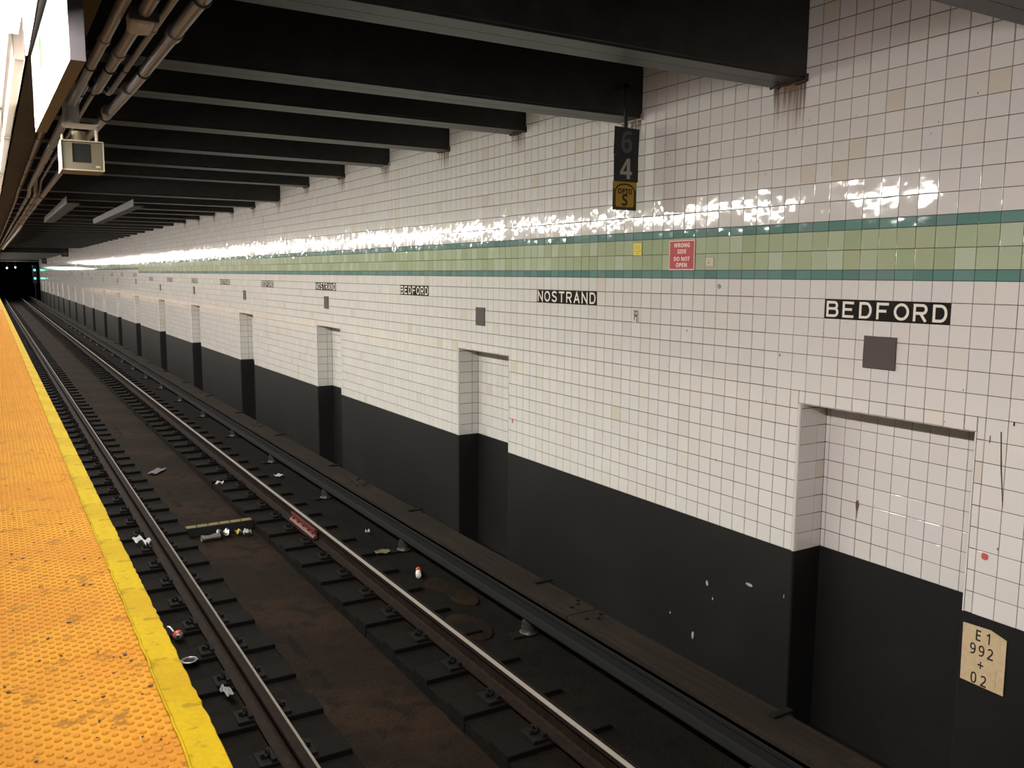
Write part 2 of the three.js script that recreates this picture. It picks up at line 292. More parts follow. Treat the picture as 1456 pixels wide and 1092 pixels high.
// station names: a black tile for each letter
const letters = 'BEDFORNSTA';
const letterTex = canvasTex(2048, 256, (g) => {
  g.fillStyle = '#161312'; g.fillRect(0, 0, 2048, 256); const S = 200; g.strokeStyle = '#efebdf'; g.fillStyle = '#efebdf'; g.lineWidth = 0.135 * S; g.lineJoin = 'miter'; g.miterLimit = 4;
  const L = 0.2, R = 0.8, A = 0.155, B = 0.845;
  const draw = {
    B: (p) => { p.moveTo(L, A); p.lineTo(0.6, A); p.bezierCurveTo(0.82, A, 0.82, 0.475, 0.6, 0.475); p.lineTo(L, 0.475); p.moveTo(0.6, 0.475); p.bezierCurveTo(0.87, 0.475, 0.87, B, 0.6, B); p.lineTo(L, B); p.lineTo(L, A - 0.065); },
    E: (p) => { p.moveTo(R, A); p.lineTo(L, A); p.lineTo(L, B); p.lineTo(R, B); p.moveTo(L, 0.49); p.lineTo(0.7, 0.49); },
    D: (p) => { p.moveTo(L, A - 0.067); p.lineTo(L, B); p.lineTo(0.5, B); p.bezierCurveTo(0.87, B, 0.87, A, 0.5, A); p.lineTo(L, A); },
    F: (p) => { p.moveTo(R, A); p.lineTo(L, A); p.lineTo(L, B + 0.067); p.moveTo(L, 0.5); p.lineTo(0.68, 0.5); },
    O: (p) => { p.ellipse(0.5, 0.5, 0.335, 0.345, 0, 0, 7); },
    R: (p) => { p.moveTo(L, B + 0.067); p.lineTo(L, A); p.lineTo(0.58, A); p.bezierCurveTo(0.85, A, 0.85, 0.53, 0.58, 0.53); p.lineTo(L, 0.53); p.moveTo(0.5, 0.53); p.lineTo(0.78, B + 0.067); },
    N: (p) => { p.moveTo(L, B + 0.067); p.lineTo(L, A); p.lineTo(R, B); p.lineTo(R, A - 0.067); },
    S: (p) => { p.moveTo(0.78, 0.25); p.bezierCurveTo(0.68, 0.08, 0.24, 0.1, 0.25, 0.31); p.bezierCurveTo(0.26, 0.52, 0.79, 0.46, 0.78, 0.68); p.bezierCurveTo(0.77, 0.92, 0.3, 0.9, 0.21, 0.72); },
    T: (p) => { p.moveTo(0.14, A); p.lineTo(0.86, A); p.moveTo(0.5, A); p.lineTo(0.5, B + 0.067); },
    A: (p) => { p.moveTo(0.17, B + 0.067); p.lineTo(0.5, A); p.lineTo(0.83, B + 0.067); p.moveTo(0.3, 0.65); p.lineTo(0.7, 0.65); },
  };
  [...letters].forEach((ch, i) => { g.save(); g.translate(i * 204.8, 24); g.beginPath(); const q = {}; for (const k of ['moveTo', 'lineTo', 'bezierCurveTo']) q[k] = (...a) => g[k](...a.map((v) => v * S)); q.ellipse = (a, b, c, d, e, f, h) => g.ellipse(a * S, b * S, c * S, d * S, e, f, h); draw[ch](q); g.stroke(); g.restore(); });
});
const letterMat = new THREE.MeshPhysicalMaterial({ map: letterTex, roughness: 0.16 });
const letterGeo = {};
const tablets = {};
for (const [c, ya, yb] of letterTiles) {
  const [ch, k] = letterAt.get(c);
  if (!tablets[k]) {
    const g = tablets[k] = new THREE.Group(); g.name = 'name_tablet'; wall.add(g);
    g.userData.label = k === 0 ? 'black name tiles reading BEDFORD above the nearest niche' : k === 1 ? 'black name tiles reading NOSTRAND, nearest of that name' : `black name tiles reading ${nameRuns[k][1]}, ${ord(k)} tablet counting from the right`;
  }
  letterGeo[ch] ??= (() => { const g = tileGeometry(T + 0.0012, T + 0.0012, 0, 0), p = g.attributes.position, uv = g.attributes.uv, i = letters.indexOf(ch); for (let n = 0; n < p.count; n++) { const a = p.getZ(n) / T + 0.5, b = p.getY(n) / T + 0.5; uv.setXY(n, (i * 204.8 + 2 + a * 196) / 2048, (256 - 24 - 200 + b * 200) / 256); } return g; })();
  part('letter_tile', letterGeo[ch], letterMat, tablets[k], [-0.0006, (ya + yb) / 2 + Y0, c * T + T / 2]);
}

// ---------------------------------------------------------------- track bed
const RT = -2.639, TIE = RT - 0.188, CONC = TIE - 0.035, TR = TIE - 0.115, XL = -2.8195, XR = -1.3163, TROUGH = [-2.445, -1.69];
const floorShape = poly([[-3.75, BED - 0.25], [0.3, BED - 0.25], [0.3, CONC], [TROUGH[1], CONC], [TROUGH[1], TR - 0.01], [TROUGH[0], TR - 0.01], [TROUGH[0], CONC], [-3.75, CONC]].map(([x, y]) => [x, y + Y0]));
const floor = struct('floor', extrudeZ(floorShape, -140, 7), M.bed, 'dark grimy concrete track bed with a drain trough between the rails');
function muckSheet(x0, x1, z0, z1, Y, nx, nz, amp) {
  const g = new THREE.PlaneGeometry(x1 - x0, z1 - z0, nx, nz); g.rotateX(-Math.PI / 2); g.translate((x0 + x1) / 2, Y + Y0, (z0 + z1) / 2);
  const p = g.attributes.position, uv = g.attributes.uv;
  for (let i = 0; i < p.count; i++) { const x = p.getX(i), z = p.getZ(i), n = nCoarse[(Math.abs(Math.floor(z * 90)) % N5) * N5 + Math.abs(Math.floor(x * 200)) % N5]; p.setY(i, p.getY(i) + (n - 0.5) * amp); uv.setXY(i, x, z); }
  g.computeVertexNormals(); return g;
}
tag(part('trough_muck', merge([muckSheet(TROUGH[0] + 0.002, TROUGH[1] - 0.002, -22, 2, TR, 10, 320, 0.035), muckSheet(TROUGH[0] + 0.002, TROUGH[1] - 0.002, -100, -22, TR, 2, 60, 0.02)]), M.muck, floor), 'brown silt in the drain trough between the rails');
const patch = (pts, Y) => { const s = new THREE.Shape(); const cv = new THREE.CatmullRomCurve3(pts.map(([x, z]) => new THREE.Vector3(x, z, 0)), true).getPoints(40); s.setFromPoints(cv.map((v) => new THREE.Vector2(v.x, v.y))); const g = new THREE.ExtrudeGeometry(s, { depth: 0.008, bevelEnabled: true, bevelSize: 0.02, bevelThickness: 0.008, bevelSegments: 2 }); g.rotateX(Math.PI / 2); g.translate(0, Y + Y0, 0); boxUV(g); return g; };
tag(part('silt_patch', patch([[-0.71, -3.8], [-0.64, -3.5], [-0.6, -3.15], [-0.68, -3.02], [-0.77, -3.12], [-0.76, -3.4], [-0.84, -3.66]], CONC + 0.008), M.muck, floor), 'pale brown dried silt beside the third rail');
part('silt_patch', patch([[-1.12, -2.7], [-0.95, -2.9], [-0.8, -2.6], [-0.92, -2.35], [-1.05, -2.4]], CONC + 0.006), M.muck, floor);

// ties: a short block under each rail with plate and clips
const tieZ = (k) => 2.02 - 0.572 * k;                  // centre lines
const plateGeo = merge([moved(rbox(0.34, 0.022, 0.17, 0.004, 1), 0, 0.011, 0), moved(rbox(0.03, 0.03, 0.15, 0.004, 1), -0.086, 0.03, 0), moved(rbox(0.03, 0.03, 0.15, 0.004, 1), 0.086, 0.03, 0)]);
const clipGeo = merge([moved(new THREE.TorusGeometry(0.024, 0.008, 6, 10, Math.PI * 1.35), 0, 0.04, 0, 0, Math.PI / 2, 0), moved(cyl(0.013, 0.013, 0.03, 6), 0.03, 0.03, 0), moved(rbox(0.055, 0.014, 0.028, 0.004, 1), 0.005, 0.025, 0)]);
const blockGeo = (w) => { const g = rbox(w, 0.2, 0.235, 0.008, 1); boxUV(g); return g; };
const gB = blockGeo(0.77);
const NT = 74;
function tieBlock(side) {
  const g = thing('tie_block', side < 0 ? 'dark timber tie block under the rail beside the platform' : 'dark timber tie block under the rail nearer the tiled wall', 'rail tie', V(side < 0 ? -2.83 : -1.305, TIE, tieZ(0)), side < 0 ? 'tie blocks under the platform-side rail' : 'tie blocks under the wall-side rail');
  part('block', gB, M.tie, g, [0, -0.1, 0]);
  const dx = side < 0 ? XL + 2.83 : XR + 1.305;
  const tp = part('tie_plate', plateGeo, M.iron, g, [dx, 0, 0]);
  part('rail_clip', clipGeo, M.iron, tp, [0.108, 0.006, 0]); part('rail_clip', clipGeo, M.iron, tp, [-0.108, 0.006, 0], [0, Math.PI, 0]);
  return g;
}
for (const side of [-1, 1]) {
  const where = side < 0 ? 'under the rail beside the platform' : 'under the rail nearer the tiled wall'; let seen = 0;
  const say = (t) => { const [u, v] = px(side < 0 ? -2.6 : -1.5, TIE, t.position.z); t.userData.label = v > 1092 || u < 0 ? `dark timber tie block ${where}, below the frame` : seen < 30 ? `dark timber tie block ${where}, ${ord(seen++)} up from the bottom` : `small far dark timber tie block ${where}`; };
  const proto = tieBlock(side); say(proto);
  for (let k = 1; k < NT; k++) { const t = proto.clone(); t.name = numbered('tie_block'); t.position.z = tieZ(k) + gauss() * 0.012; t.position.x += gauss() * 0.012; t.rotation.y = gauss() * 0.012; scene.add(t); say(t); }
}
{
  const l = []; for (let k = NT; tieZ(k) > -100; k++) for (const x of [-2.83, -1.305]) l.push(moved(new THREE.BoxGeometry(0.77, 0.1, 0.235), x, TIE - 0.05 + Y0, tieZ(k)));
  tag(part('far_tie_blocks', merge(l), M.tie, scene), 'distant tie blocks too small to tell apart along both rails', 'rail tie', null, 'stuff');
}
// running rails
function railProfile(h, head, base, web) {
  const H = head / 2, B = base / 2, w = web / 2;
  return [[-B, 0], [B, 0], [B, 0.011], [w + 0.012, 0.026], [w, 0.04], [w, h - 0.046], [H, h - 0.032], [H, h - 0.008], [H - 0.008, h - 0.002], [-H + 0.008, h - 0.002], [-H, h - 0.008], [-H, h - 0.032], [-w, h - 0.046], [-w, 0.04], [-w - 0.012, 0.026], [-B, 0.011]];
}
for (const [x, label] of [[XL, 'rusty running rail nearest the yellow platform edge'], [XR, 'rusty running rail with a bright polished head nearer the tiled wall']]) {
  const g = thing('running_rail', label, 'rail', V(x, RT - 0.168, 0));
  part('rail_body', extrudeZ(poly(railProfile(0.168, 0.07, 0.14, 0.017)), -110, 6), M.rust, g);
  const gs = x === XL ? 1 : -1, hw = x === XL ? 0.008 : 0.0165, c0 = (0.033 - hw) * gs, crown = []; for (let k = 0; k <= 6; k++) { const q = c0 - hw + 2 * hw * k / 6; crown.push([q, 0.1682 - 1.6 * q * q]); }
  tag(part('rail_head', extrudeZ(poly([[c0 - hw, 0.1645], [c0 + hw, 0.1645], ...crown.reverse()]), -110, 6), x === XL ? M.railDull : M.railTop, g), 'polished steel running surface');
}
// red painted joint bar on the far rail
{
  const g = thing('joint_bar', 'red painted joint bar bolted to the side of the wall-side rail', 'joint bar', V(XR - 0.02, RT - 0.15, -5.72));
  const red = std({ color: C(0.12, 0.022, 0.02), roughness: 0.6, bumpMap: gritBump, bumpScale: 0.002 });
  part('bar', extrudeZ(poly([[-0.002, 0.02], [-0.05, 0.012], [-0.056, 0.03], [-0.024, 0.055], [-0.024, 0.085], [-0.038, 0.105], [-0.034, 0.118], [-0.004, 0.112]]), -0.42, 0.42), red, g);
  for (const z of [-0.33, -0.16, 0.02, 0.2, 0.34]) part('bolt', moved(cyl(0.014, 0.014, 0.022, 6), 0, 0, 0, 0, 0, Math.PI / 2), red, g, [-0.034, 0.068, z]);
}
// third rail with insulators and cover board
{
  const base = -2.705, X3 = -0.592;
  const tr = thing('third_rail', 'dark electrified third rail running along the foot of the tiled wall', 'third rail', V(X3, base, 0));
  part('rail_body', extrudeZ(poly(railProfile(0.145, 0.08, 0.145, 0.05)), -105, 6), M.third, tr);
  const cover = thing('third_rail_cover', 'long grey-brown board cover above the third rail', 'cover board', V(-0.575, -2.482, 0));
  let z = 3.02; for (let k = 0; k < 24; k++) { const len = 4.58, g = rbox(0.272, 0.042, len - 0.008, 0.005, 1); boxUV(g); part('board', g, M.board, cover, [gauss() * 0.003, 0.021, z - len / 2 + 0.0], [0, gauss() * 0.0006, gauss() * 0.006]); z -= len;
    if (k < 5) for (const [dx, dz] of [[-0.05, 0.12], [0.03, 0.16], [0.09, 0.1], [-0.02, -0.11], [0.06, -0.14], [0.1, -0.2]]) part('bolt', cyl(0.014, 0.014, 0.012, 6), M.iron, cover, [dx, 0.046, z + dz]); }
  for (let k = 0; k < 22; k++) {
    const zb = 0.2 - 2.47 * k, y = CONC;
    const nth = k < 12 ? `, ${ord(k)} counting from the right` : ', one of the distant ones';
    const i = thing('third_rail_insulator', 'weathered porcelain insulator seated under the third rail' + nth, 'insulator', V(X3, y, zb), 'insulators under the third rail');
    const pr = [[0, 0], [0.075, 0], [0.075, 0.02], [0.05, 0.035], [0.062, 0.06], [0.046, 0.075], [0.058, 0.1], [0.042, 0.115], [0.05, 0.14], [0.0, base - CONC - 0.004]].map(([a, b]) => new THREE.Vector2(a, b));
    part('porcelain_body', new THREE.LatheGeometry(pr, 16), M.porcelain, i);
    part('base_foot', rbox(0.2, 0.016, 0.11, 0.004, 1), M.iron, i, [-0.07, 0.01, 0]);
    const b = thing('cover_bracket', 'iron arm bracket holding up the third rail cover' + nth, 'bracket', V(-0.40, y, zb + 0.03), 'brackets along the third rail cover');
    part('arm', merge([rbox(0.03, 0.40, 0.05, 0.005, 1).translate(0, 0.2, 0), moved(rbox(0.16, 0.014, 0.05, 0.004, 1), -0.075, -2.482 - CONC + 0.05, 0), moved(rbox(0.1, 0.016, 0.12, 0.004, 1), 0, 0.008, 0)]), M.iron, b);
  }
}

// ---------------------------------------------------------------- platform
const EDGE = -3.613, NOSE = -3.722, PLEFT = -7.6;
const platform = struct('platform', merge([box(PLEFT, EDGE + 0.0, -1.45, -0.012, -90, 7)]), M.concrete, 'concrete platform slab beside the track');
{
  const n = 420, sh = new THREE.Shape(); sh.moveTo(NOSE, 7);
  const out = []; for (let k = 0; k <= n; k++) { const z = 7 - 19 * k / n; out.push([EDGE + (nFine[(k * 37) % 512 * 512 + 11] - 0.5) * 0.016 + (nGrit[k * 131] - 0.5) * 0.007, z]); } out.push([EDGE, -90]);
  out.forEach(([x, z]) => sh.lineTo(x, z)); sh.lineTo(NOSE, -90); sh.closePath();
  const g = new THREE.ExtrudeGeometry(sh, { depth: 0.016, bevelEnabled: true, bevelSize: 0.003, bevelThickness: 0.003, bevelSegments: 1 }); g.rotateX(Math.PI / 2); g.translate(0, 0.0, 0); boxUV(g);
  tag(part('edge_nosing', g, M.lemon, platform), 'bright lemon yellow painted platform edge');
  const bead = [], R = 0.006; for (let k = 0; k <= 160; k++) bead.push(new THREE.Vector3(NOSE - 0.002 + (nFine[(k * 53) % 512 * 512 + 99] - 0.5) * 0.014, 0.003, 3 - 12 * k / 160));
  tag(part('edge_sealant', bent(bead, R, 6, 0.01), M.lemon, platform), 'uneven yellow bead along the inside of the platform edge');
}
// tactile warning panels
const panelLen = 1.075, PW = 0.61, pitch = 0.0278;
const domeField = (() => {
  const one = new THREE.LatheGeometry([[0.0125, 0], [0.0105, 0.0032], [0.0075, 0.0050], [0, 0.0054]].map(([a, b]) => new THREE.Vector2(a, b)), 8); const list = [];
  const cols = Math.floor(PW / pitch) + 1, rows = 38, pz = panelLen / rows;
  for (let a = 0; a < cols; a++) for (let b = a % 2; b < rows; b += 2) list.push(one.clone().translate(-PW / 2 + 0.0135 + a * pitch, 0, -panelLen / 2 + (b + 0.5) * pz));
  return merge(list);
})();
{
  const pg = rbox(PW - 0.003, 0.014, panelLen - 0.003, 0.0015, 1);
  for (let k = 0; k < 40; k++) {
    const z = -0.32 - panelLen * (k - 4) - panelLen / 2 + panelLen, p = new THREE.Group(); p.name = 'tactile_panel'; platform.add(p); p.position.set(NOSE - 0.004 - PW / 2, -0.002, z);
    const b = pg.clone(); boxUV(b); const uv = b.attributes.uv; for (let i = 0; i < uv.count; i++) uv.setXY(i, uv.getX(i) + k * 0.43, uv.getY(i) + k * 0.71);
    part('panel_plate', b, M.orange, p, [0, -0.007, 0]);
    tag(part('dome_field', domeField, M.orange, p), k ? null : 'rows of small raised domes', null, null, 'stuff');
  }
  const far = rbox(PW - 0.003, 0.014, 53, 0.001, 1); boxUV(far); part('tactile_strip', far, M.orange, platform, [NOSE - 0.004 - PW / 2, -0.009, -90 + 26.5 + 0.2]);
  const spots = []; for (let k = 0; k < 150; k++) { const r = range(0.004, 0.010), s = []; for (let a = 0; a < 7; a++) { const q = r * range(0.5, 1.2), t = a / 7 * 6.283; s.push(new THREE.Vector2(Math.cos(t) * q * 1.3, Math.sin(t) * q)); } const g = new THREE.ExtrudeGeometry(new THREE.Shape(s), { depth: 0.0015, bevelEnabled: false }); g.rotateX(Math.PI / 2); spots.push(moved(g, range(NOSE - 0.6, NOSE - 0.02), range(0.001, 0.005), 1.2 - 9 * rnd() ** 1.5, 0, range(0, 6), 0)); }
  tag(part('gum_spots', merge(spots), M.gum, platform), 'dark gum and chip spots on the tactile panels', null, null, 'stuff');
}
struct('platform_paving', box(PLEFT, NOSE - 0.008 - PW, -0.012, 0, -90, 7), M.platformFloor, 'plain grey platform paving behind the tactile strip');
struct('wall_left', box(PLEFT - 0.3, PLEFT, -1.5, TOP + Y0, -90, 7), M.platformWall, 'pale platform side wall');
struct('wall_back', box(PLEFT - 0.3, 0.55, BED + Y0 - 0.3, TOP + Y0 + 0.3, 7, 7.3), M.platformWall, 'pale end wall behind the viewer');
struct('wall_front', merge([box(PLEFT - 0.3, 1.6, BED + Y0 - 0.3, TOP + Y0 + 0.3, -140.3, -140), box(PLEFT - 0.3, -4.6, BED + Y0, TOP + Y0 + 0.3, -140, -90), box(0.75, 1.2, BED + Y0, TOP + Y0 + 0.3, -140, ZEND), box(0.3, 0.75, BED + Y0 - 0.2, BED + Y0 + 0.1, -140, ZEND)]), M.slab, 'black tunnel beyond the end of the station');

// ---------------------------------------------------------------- ceiling
const ceiling = struct('ceiling', merge([box(PLEFT - 0.3, 1.2, TOP + Y0, TOP + Y0 + 0.3, -140.3, 7.3), box(PLEFT, 0, 1.46 + Y0, TOP + Y0, -54.2, -46), box(-3.4, 0, 1.1 + Y0, TOP + Y0, -90, -54.2), box(PLEFT, 0.75, 1.0 + Y0, TOP + Y0, -140, -90)]), M.slab, 'black station ceiling above the track');
const beams = [];
for (const z of [5.97, 4.42, 2.88, 1.335]) beams.push([z, 1.17]);
beams.push([-0.212, 1.17], [-1.712, 1.17], [-3.33, 1.297], [-4.83, 1.307], [-6.40, 1.312], [-7.92, 1.314], [-9.43, 1.32], [-10.94, 1.19], [-12.5, 1.194], [-14.1, 1.198]);
for (let z = -15.68; z > -46; z -= 1.59) beams.push([z, 1.22]);
for (const [z, Y] of beams) {
  const w = 0.255, s = poly([[0, Y + 0.008], [-0.006, Y], [-w * 0.52, Y], [-w * 0.52 - 0.002, Y + 0.006], [-w * 0.52 - 0.006, Y + 0.006], [-w * 0.52 - 0.008, Y], [-w + 0.006, Y], [-w, Y + 0.008], [-w, TOP], [0, TOP]].map(([a, b]) => [-a, b + Y0]));
  const g = new THREE.ExtrudeGeometry(s, { depth: -PLEFT - 0.002, bevelEnabled: false }); g.rotateY(Math.PI / 2); g.translate(PLEFT, 0, 0); boxUV(g);
  const b = part('ceiling_beam', g, M.beam, ceiling, [0, 0, z]);
  const f = new THREE.ExtrudeGeometry(poly([[0, Y - 0.012], [w * 0.5, Y - 0.012], [w * 0.5, Y - 0.009], [w * 0.515, Y - 0.009], [w * 0.515, Y - 0.012], [w, Y - 0.012], [w, Y - 0.0005], [0, Y - 0.0005]].map(([a, c]) => [a, c + Y0])), { depth: -PLEFT - 0.006, bevelEnabled: false }); f.rotateY(Math.PI / 2); f.translate(PLEFT, 0, 0); boxUV(f);
  part('soffit_flange', f, M.beam, b);
}
part('longitudinal_girder', extrudeZ(poly([[-3.926, 1.155], [-3.70, 1.155], [-3.70, 1.175], [-3.79, 1.185], [-3.79, TOP], [-3.84, TOP], [-3.84, 1.185], [-3.926, 1.175]].map(([x, y]) => [x, y + Y0])), -54, 6.9), M.girder, ceiling);
// crumbled mortar and rust where the beams meet the wall
const stainTex = (dark) => canvasTex(128, 256, (g) => {
  for (let k = 0; k < 130; k++) { const x = 12 + rnd() * 104, len = 30 + rnd() ** 2 * 200, w = 1.5 + rnd() * 6; const c = rnd() < 0.5 ? '112,66,34' : rnd() < 0.5 ? '130,92,54' : '64,44,32'; const gr = g.createLinearGradient(0, 0, 0, len); gr.addColorStop(0, `rgba(${c},${(dark * (0.2 + 0.32 * rnd())).toFixed(3)})`); gr.addColorStop(1, `rgba(${c},0)`); g.fillStyle = gr; g.fillRect(x, 0, w, len); }
});
const stainMats = [0.9, 0.75, 1.0].map((d) => std({ map: stainTex(d), transparent: true, roughness: 0.6 }));
beams.filter(([z]) => z < 1.5 && z > -20).forEach(([z, Y], i) => {
  const h = i === 1 ? 0.42 : 0.3, g = new THREE.PlaneGeometry(0.3, h); g.rotateY(-Math.PI / 2);
  tag(part('rust_stain', g, stainMats[i === 1 ? 2 : i % 2], wall, [-0.0035, Y - h / 2 + 0.01 + Y0, z - 0.128]), i ? null : 'rusty run-off streaks below a beam end');
  const s = [new THREE.Vector2(-0.14, 0.02)]; for (let k = 0; k <= 14; k++) s.push(new THREE.Vector2(-0.14 + 0.02 * k, -0.012 - 0.016 * rnd())); s.push(new THREE.Vector2(0.14, 0.02));
  const m = new THREE.ExtrudeGeometry(new THREE.Shape(s), { depth: 0.012, bevelEnabled: true, bevelSize: 0.003, bevelThickness: 0.004, bevelSegments: 1 }); m.rotateY(-Math.PI / 2); boxUV(m);
  part('mortar_edge', m, i % 3 === 2 ? M.mortar : M.girder, wall, [0, Y + Y0, z - 0.128]);
});
// two long hangers under the far beams
for (const [x0, x1, label] of [[-3.06, -2.87, 'long dark steel hanger under the beams, the one nearer the platform'], [-2.1, -1.94, 'long dark steel hanger under the beams, the one nearer the wall']]) {
  const g = thing('ceiling_hanger', label, 'steel hanger', V((x0 + x1) / 2, 1.06, -15)), w = x1 - x0;
  part('soffit_plate', rbox(w, 0.016, 6.2, 0.004, 1), M.hanger, g, [0, 0.02, 0]);
  part('web_plate', rbox(0.012, 0.1, 6.2, 0.004, 1), M.hanger, g, [-w / 2 + 0.006, 0.078, 0]);
}

// ---------------------------------------------------------------- conduits and clamps
const beamZ = beams.map((b) => b[0]);
function conduit(label, pts, r, clampAt) {
  const g = thing('conduit', label, 'conduit', V(0, 0, 0));
  part('pipe', bent(pts.map(([x, Y, z]) => new THREE.Vector3(x, Y, z)), r, 12, 0.12), M.conduit, g);
  for (const [x, Y, z] of clampAt) part('coupling', moved(cyl(r * 1.22, r * 1.22, r * 2.4, 14), 0, 0, 0, Math.PI / 2, 0, 0), M.conduit, g, [x, Y, z]);
  for (const b of beams) { const z = b[0] - 0.1; if (z > -20 && z < 2) { const Y = level(pts, z); if (Math.abs(b[1] - Y[1]) < 0.2) part('clamp', new THREE.TorusGeometry(r * 1.12, r * 0.12 + 0.0015, 6, 16), M.clamp, g, [Y[0], Y[1], z]); } }
  return g;
}
function level(pts, z) { for (let i = 1; i < pts.length; i++) if (z <= pts[i - 1][2] && z >= pts[i][2]) { const t = (z - pts[i - 1][2]) / (pts[i][2] - pts[i - 1][2]); return pts[i - 1].map((v, k) => v + (pts[i][k] - v) * t); } return [0, 9, z]; }
conduit('thick grey steel conduit, outermost of the ceiling conduits toward the track', [[-3.385, 1.1, 6], [-3.385, 1.1, -2.2], [-3.43, 1.1, -5], [-3.44, 1.1, -18], [-3.45, 1.04, -21], [-3.46, 1.06, -45]], 0.031, [[-3.385, 1.1, -0.92], [-3.4, 1.1, -2.35], [-3.42, 1.1, -3.2]]);
conduit('grey conduit with a pale plastered junction, second from the track side', [[-3.555, 1.1, 6], [-3.555, 1.1, -2.55], [-3.555, 1.25, -2.85], [-3.555, 1.25, -10.1], [-3.53, 1.1, -10.7], [-3.55, 1.08, -45]], 0.027, [[-3.555, 1.1, -1.45]]);
conduit('thin grey conduit running between the two thicker conduits', [[-3.478, 1.1, 6], [-3.478, 1.1, -2.62], [-3.478, 1.25, -2.9], [-3.478, 1.25, -10.3], [-3.48, 1.1, -10.9], [-3.49, 1.08, -45]], 0.015, [[-3.478, 1.1, -0.9]]);
conduit('dark grey conduit beside the lit sign, nearest the platform', [[-3.648, 1.1, 6], [-3.648, 1.1, -2.9], [-3.648, 1.1, -9.8], [-3.62, 1.08, -10.5], [-3.66, 1.06, -45]], 0.024, [[-3.648, 1.1, -1.2], [-3.648, 1.1, -3.4]]);
conduit('slim conduit hugging the underside of the long girder', [[-3.75, 1.12, -2.3], [-3.75, 1.12, -11], [-3.745, 1.09, -11.6], [-3.745, 1.09, -45]], 0.016, []);
{
  const g = thing('junction_box', 'pale grey plaster-covered conduit junction under the ceiling', 'junction box', V(-3.558, 1.085, -0.72));
  const b = new THREE.IcosahedronGeometry(0.06, 3), p = b.attributes.position; for (let i = 0; i < p.count; i++) { const v = new THREE.Vector3().fromBufferAttribute(p, i), n = v.clone().normalize(); const q = Math.pow(Math.abs(n.x) ** 6 + Math.abs(n.y) ** 6 + Math.abs(n.z) ** 6, -1 / 6); v.copy(n).multiplyScalar(q).multiply(new THREE.Vector3(0.047, 0.042, 0.105)); const k = 0.93 + 0.16 * nFine[(Math.floor((n.x + 1) * 120) % 512) * 512 + Math.floor((n.z + 1) * 130) % 512]; p.setXYZ(i, v.x * k, v.y * k, v.z * k); }
  b.computeVertexNormals(); part('plaster_lump', b, M.lump, g);
  part('box_rim', rbox(0.12, 0.06, 0.012, 0.004, 1), M.clamp, g, [0, 0.005, 0.105]);
}

// ---------------------------------------------------------------- fluorescent fixtures over the platform edge
const tubeMat = new THREE.MeshStandardMaterial({ color: C(0.9, 0.9, 0.88), emissive: C(1, 0.94, 0.88), emissiveIntensity: 6, roughness: 0.4 }); tubeMat.name = 'tube_glow';
const lensMat = new THREE.MeshStandardMaterial({ color: C(0.9, 0.9, 0.88), emissive: C(1, 0.95, 0.92), emissiveIntensity: 2.2, roughness: 0.5 }); lensMat.name = 'lamp_lens_glow';
const fixtures = []; for (let k = -2; k < 35; k++) fixtures.push(-2.0 - 2.5 * k);
fixtures.sort((a, b) => b - a).forEach((zc, i) => {
  const L = 2.4, tint = lampTint(zc), covered = zc > -1;
  const g = thing('fluorescent_fixture', covered ? `lit fluorescent fixture with a white lens cover overhead, ${ord(i)} in the row` : zc > -2.5 ? 'lit fluorescent fixture with bare tubes and cream channel at the top left corner' : 'lit fluorescent fixture in the row receding above the platform edge', 'light fixture', V(-4.12, 0.87, zc), zc > -2.5 ? null : 'fluorescent fixtures above the platform');
  part('housing', rbox(0.29, 0.04, L, 0.006, 1), M.white, g, [-0.01, 0.21, 0]);
  if (covered) {
    part('lens_cover', extrudeZ(poly([[-0.15, 0.19], [-0.12, 0.09], [0.1, 0.09], [0.12, 0.19]]), -L / 2, L / 2), lensMat, g);
    part('side_reflector', rbox(0.008, 0.19, L, 0.003, 1), M.white, g, [0.124, 0.105, 0]);
  } else {
    part('ballast_channel', rbox(0.043, 0.18, L, 0.006, 1), M.cream, g, [0.1015, 0.1, 0]);
    for (const x of [-0.085, 0.01]) { const t = part('fluorescent_tube', moved(cyl(0.019, 0.019, L - 0.1, 12), 0, 0, 0, Math.PI / 2, 0, 0), tubeMat, g, [x, 0.085, 0]); for (const s of [-1, 1]) part('lampholder', rbox(0.036, 0.13, 0.03, 0.008, 2), M.cream, t, [0, 0.045, s * (L / 2 - 0.025)]); }
  }
  const put = (nx, ny, power, x) => {
    const l = new THREE.RectAreaLight(C(...tint), power, L - 0.1, LAMP.width); l.name = 'tube_light';
    const n = new THREE.Vector3(nx, ny, 0).normalize(), ex = new THREE.Vector3(0, 0, 1), ez = n.clone().negate(), ey = ez.clone().cross(ex);
    l.quaternion.setFromRotationMatrix(new THREE.Matrix4().makeBasis(ex, ey, ez)); l.position.set(x, 0, 0); g.add(l);
  };
  put(Math.cos(LAMP.tilt), -Math.sin(LAMP.tilt), LAMP.toTrack, 0);
  put(-0.5, -0.86, LAMP.toPlatform, -0.12);
});

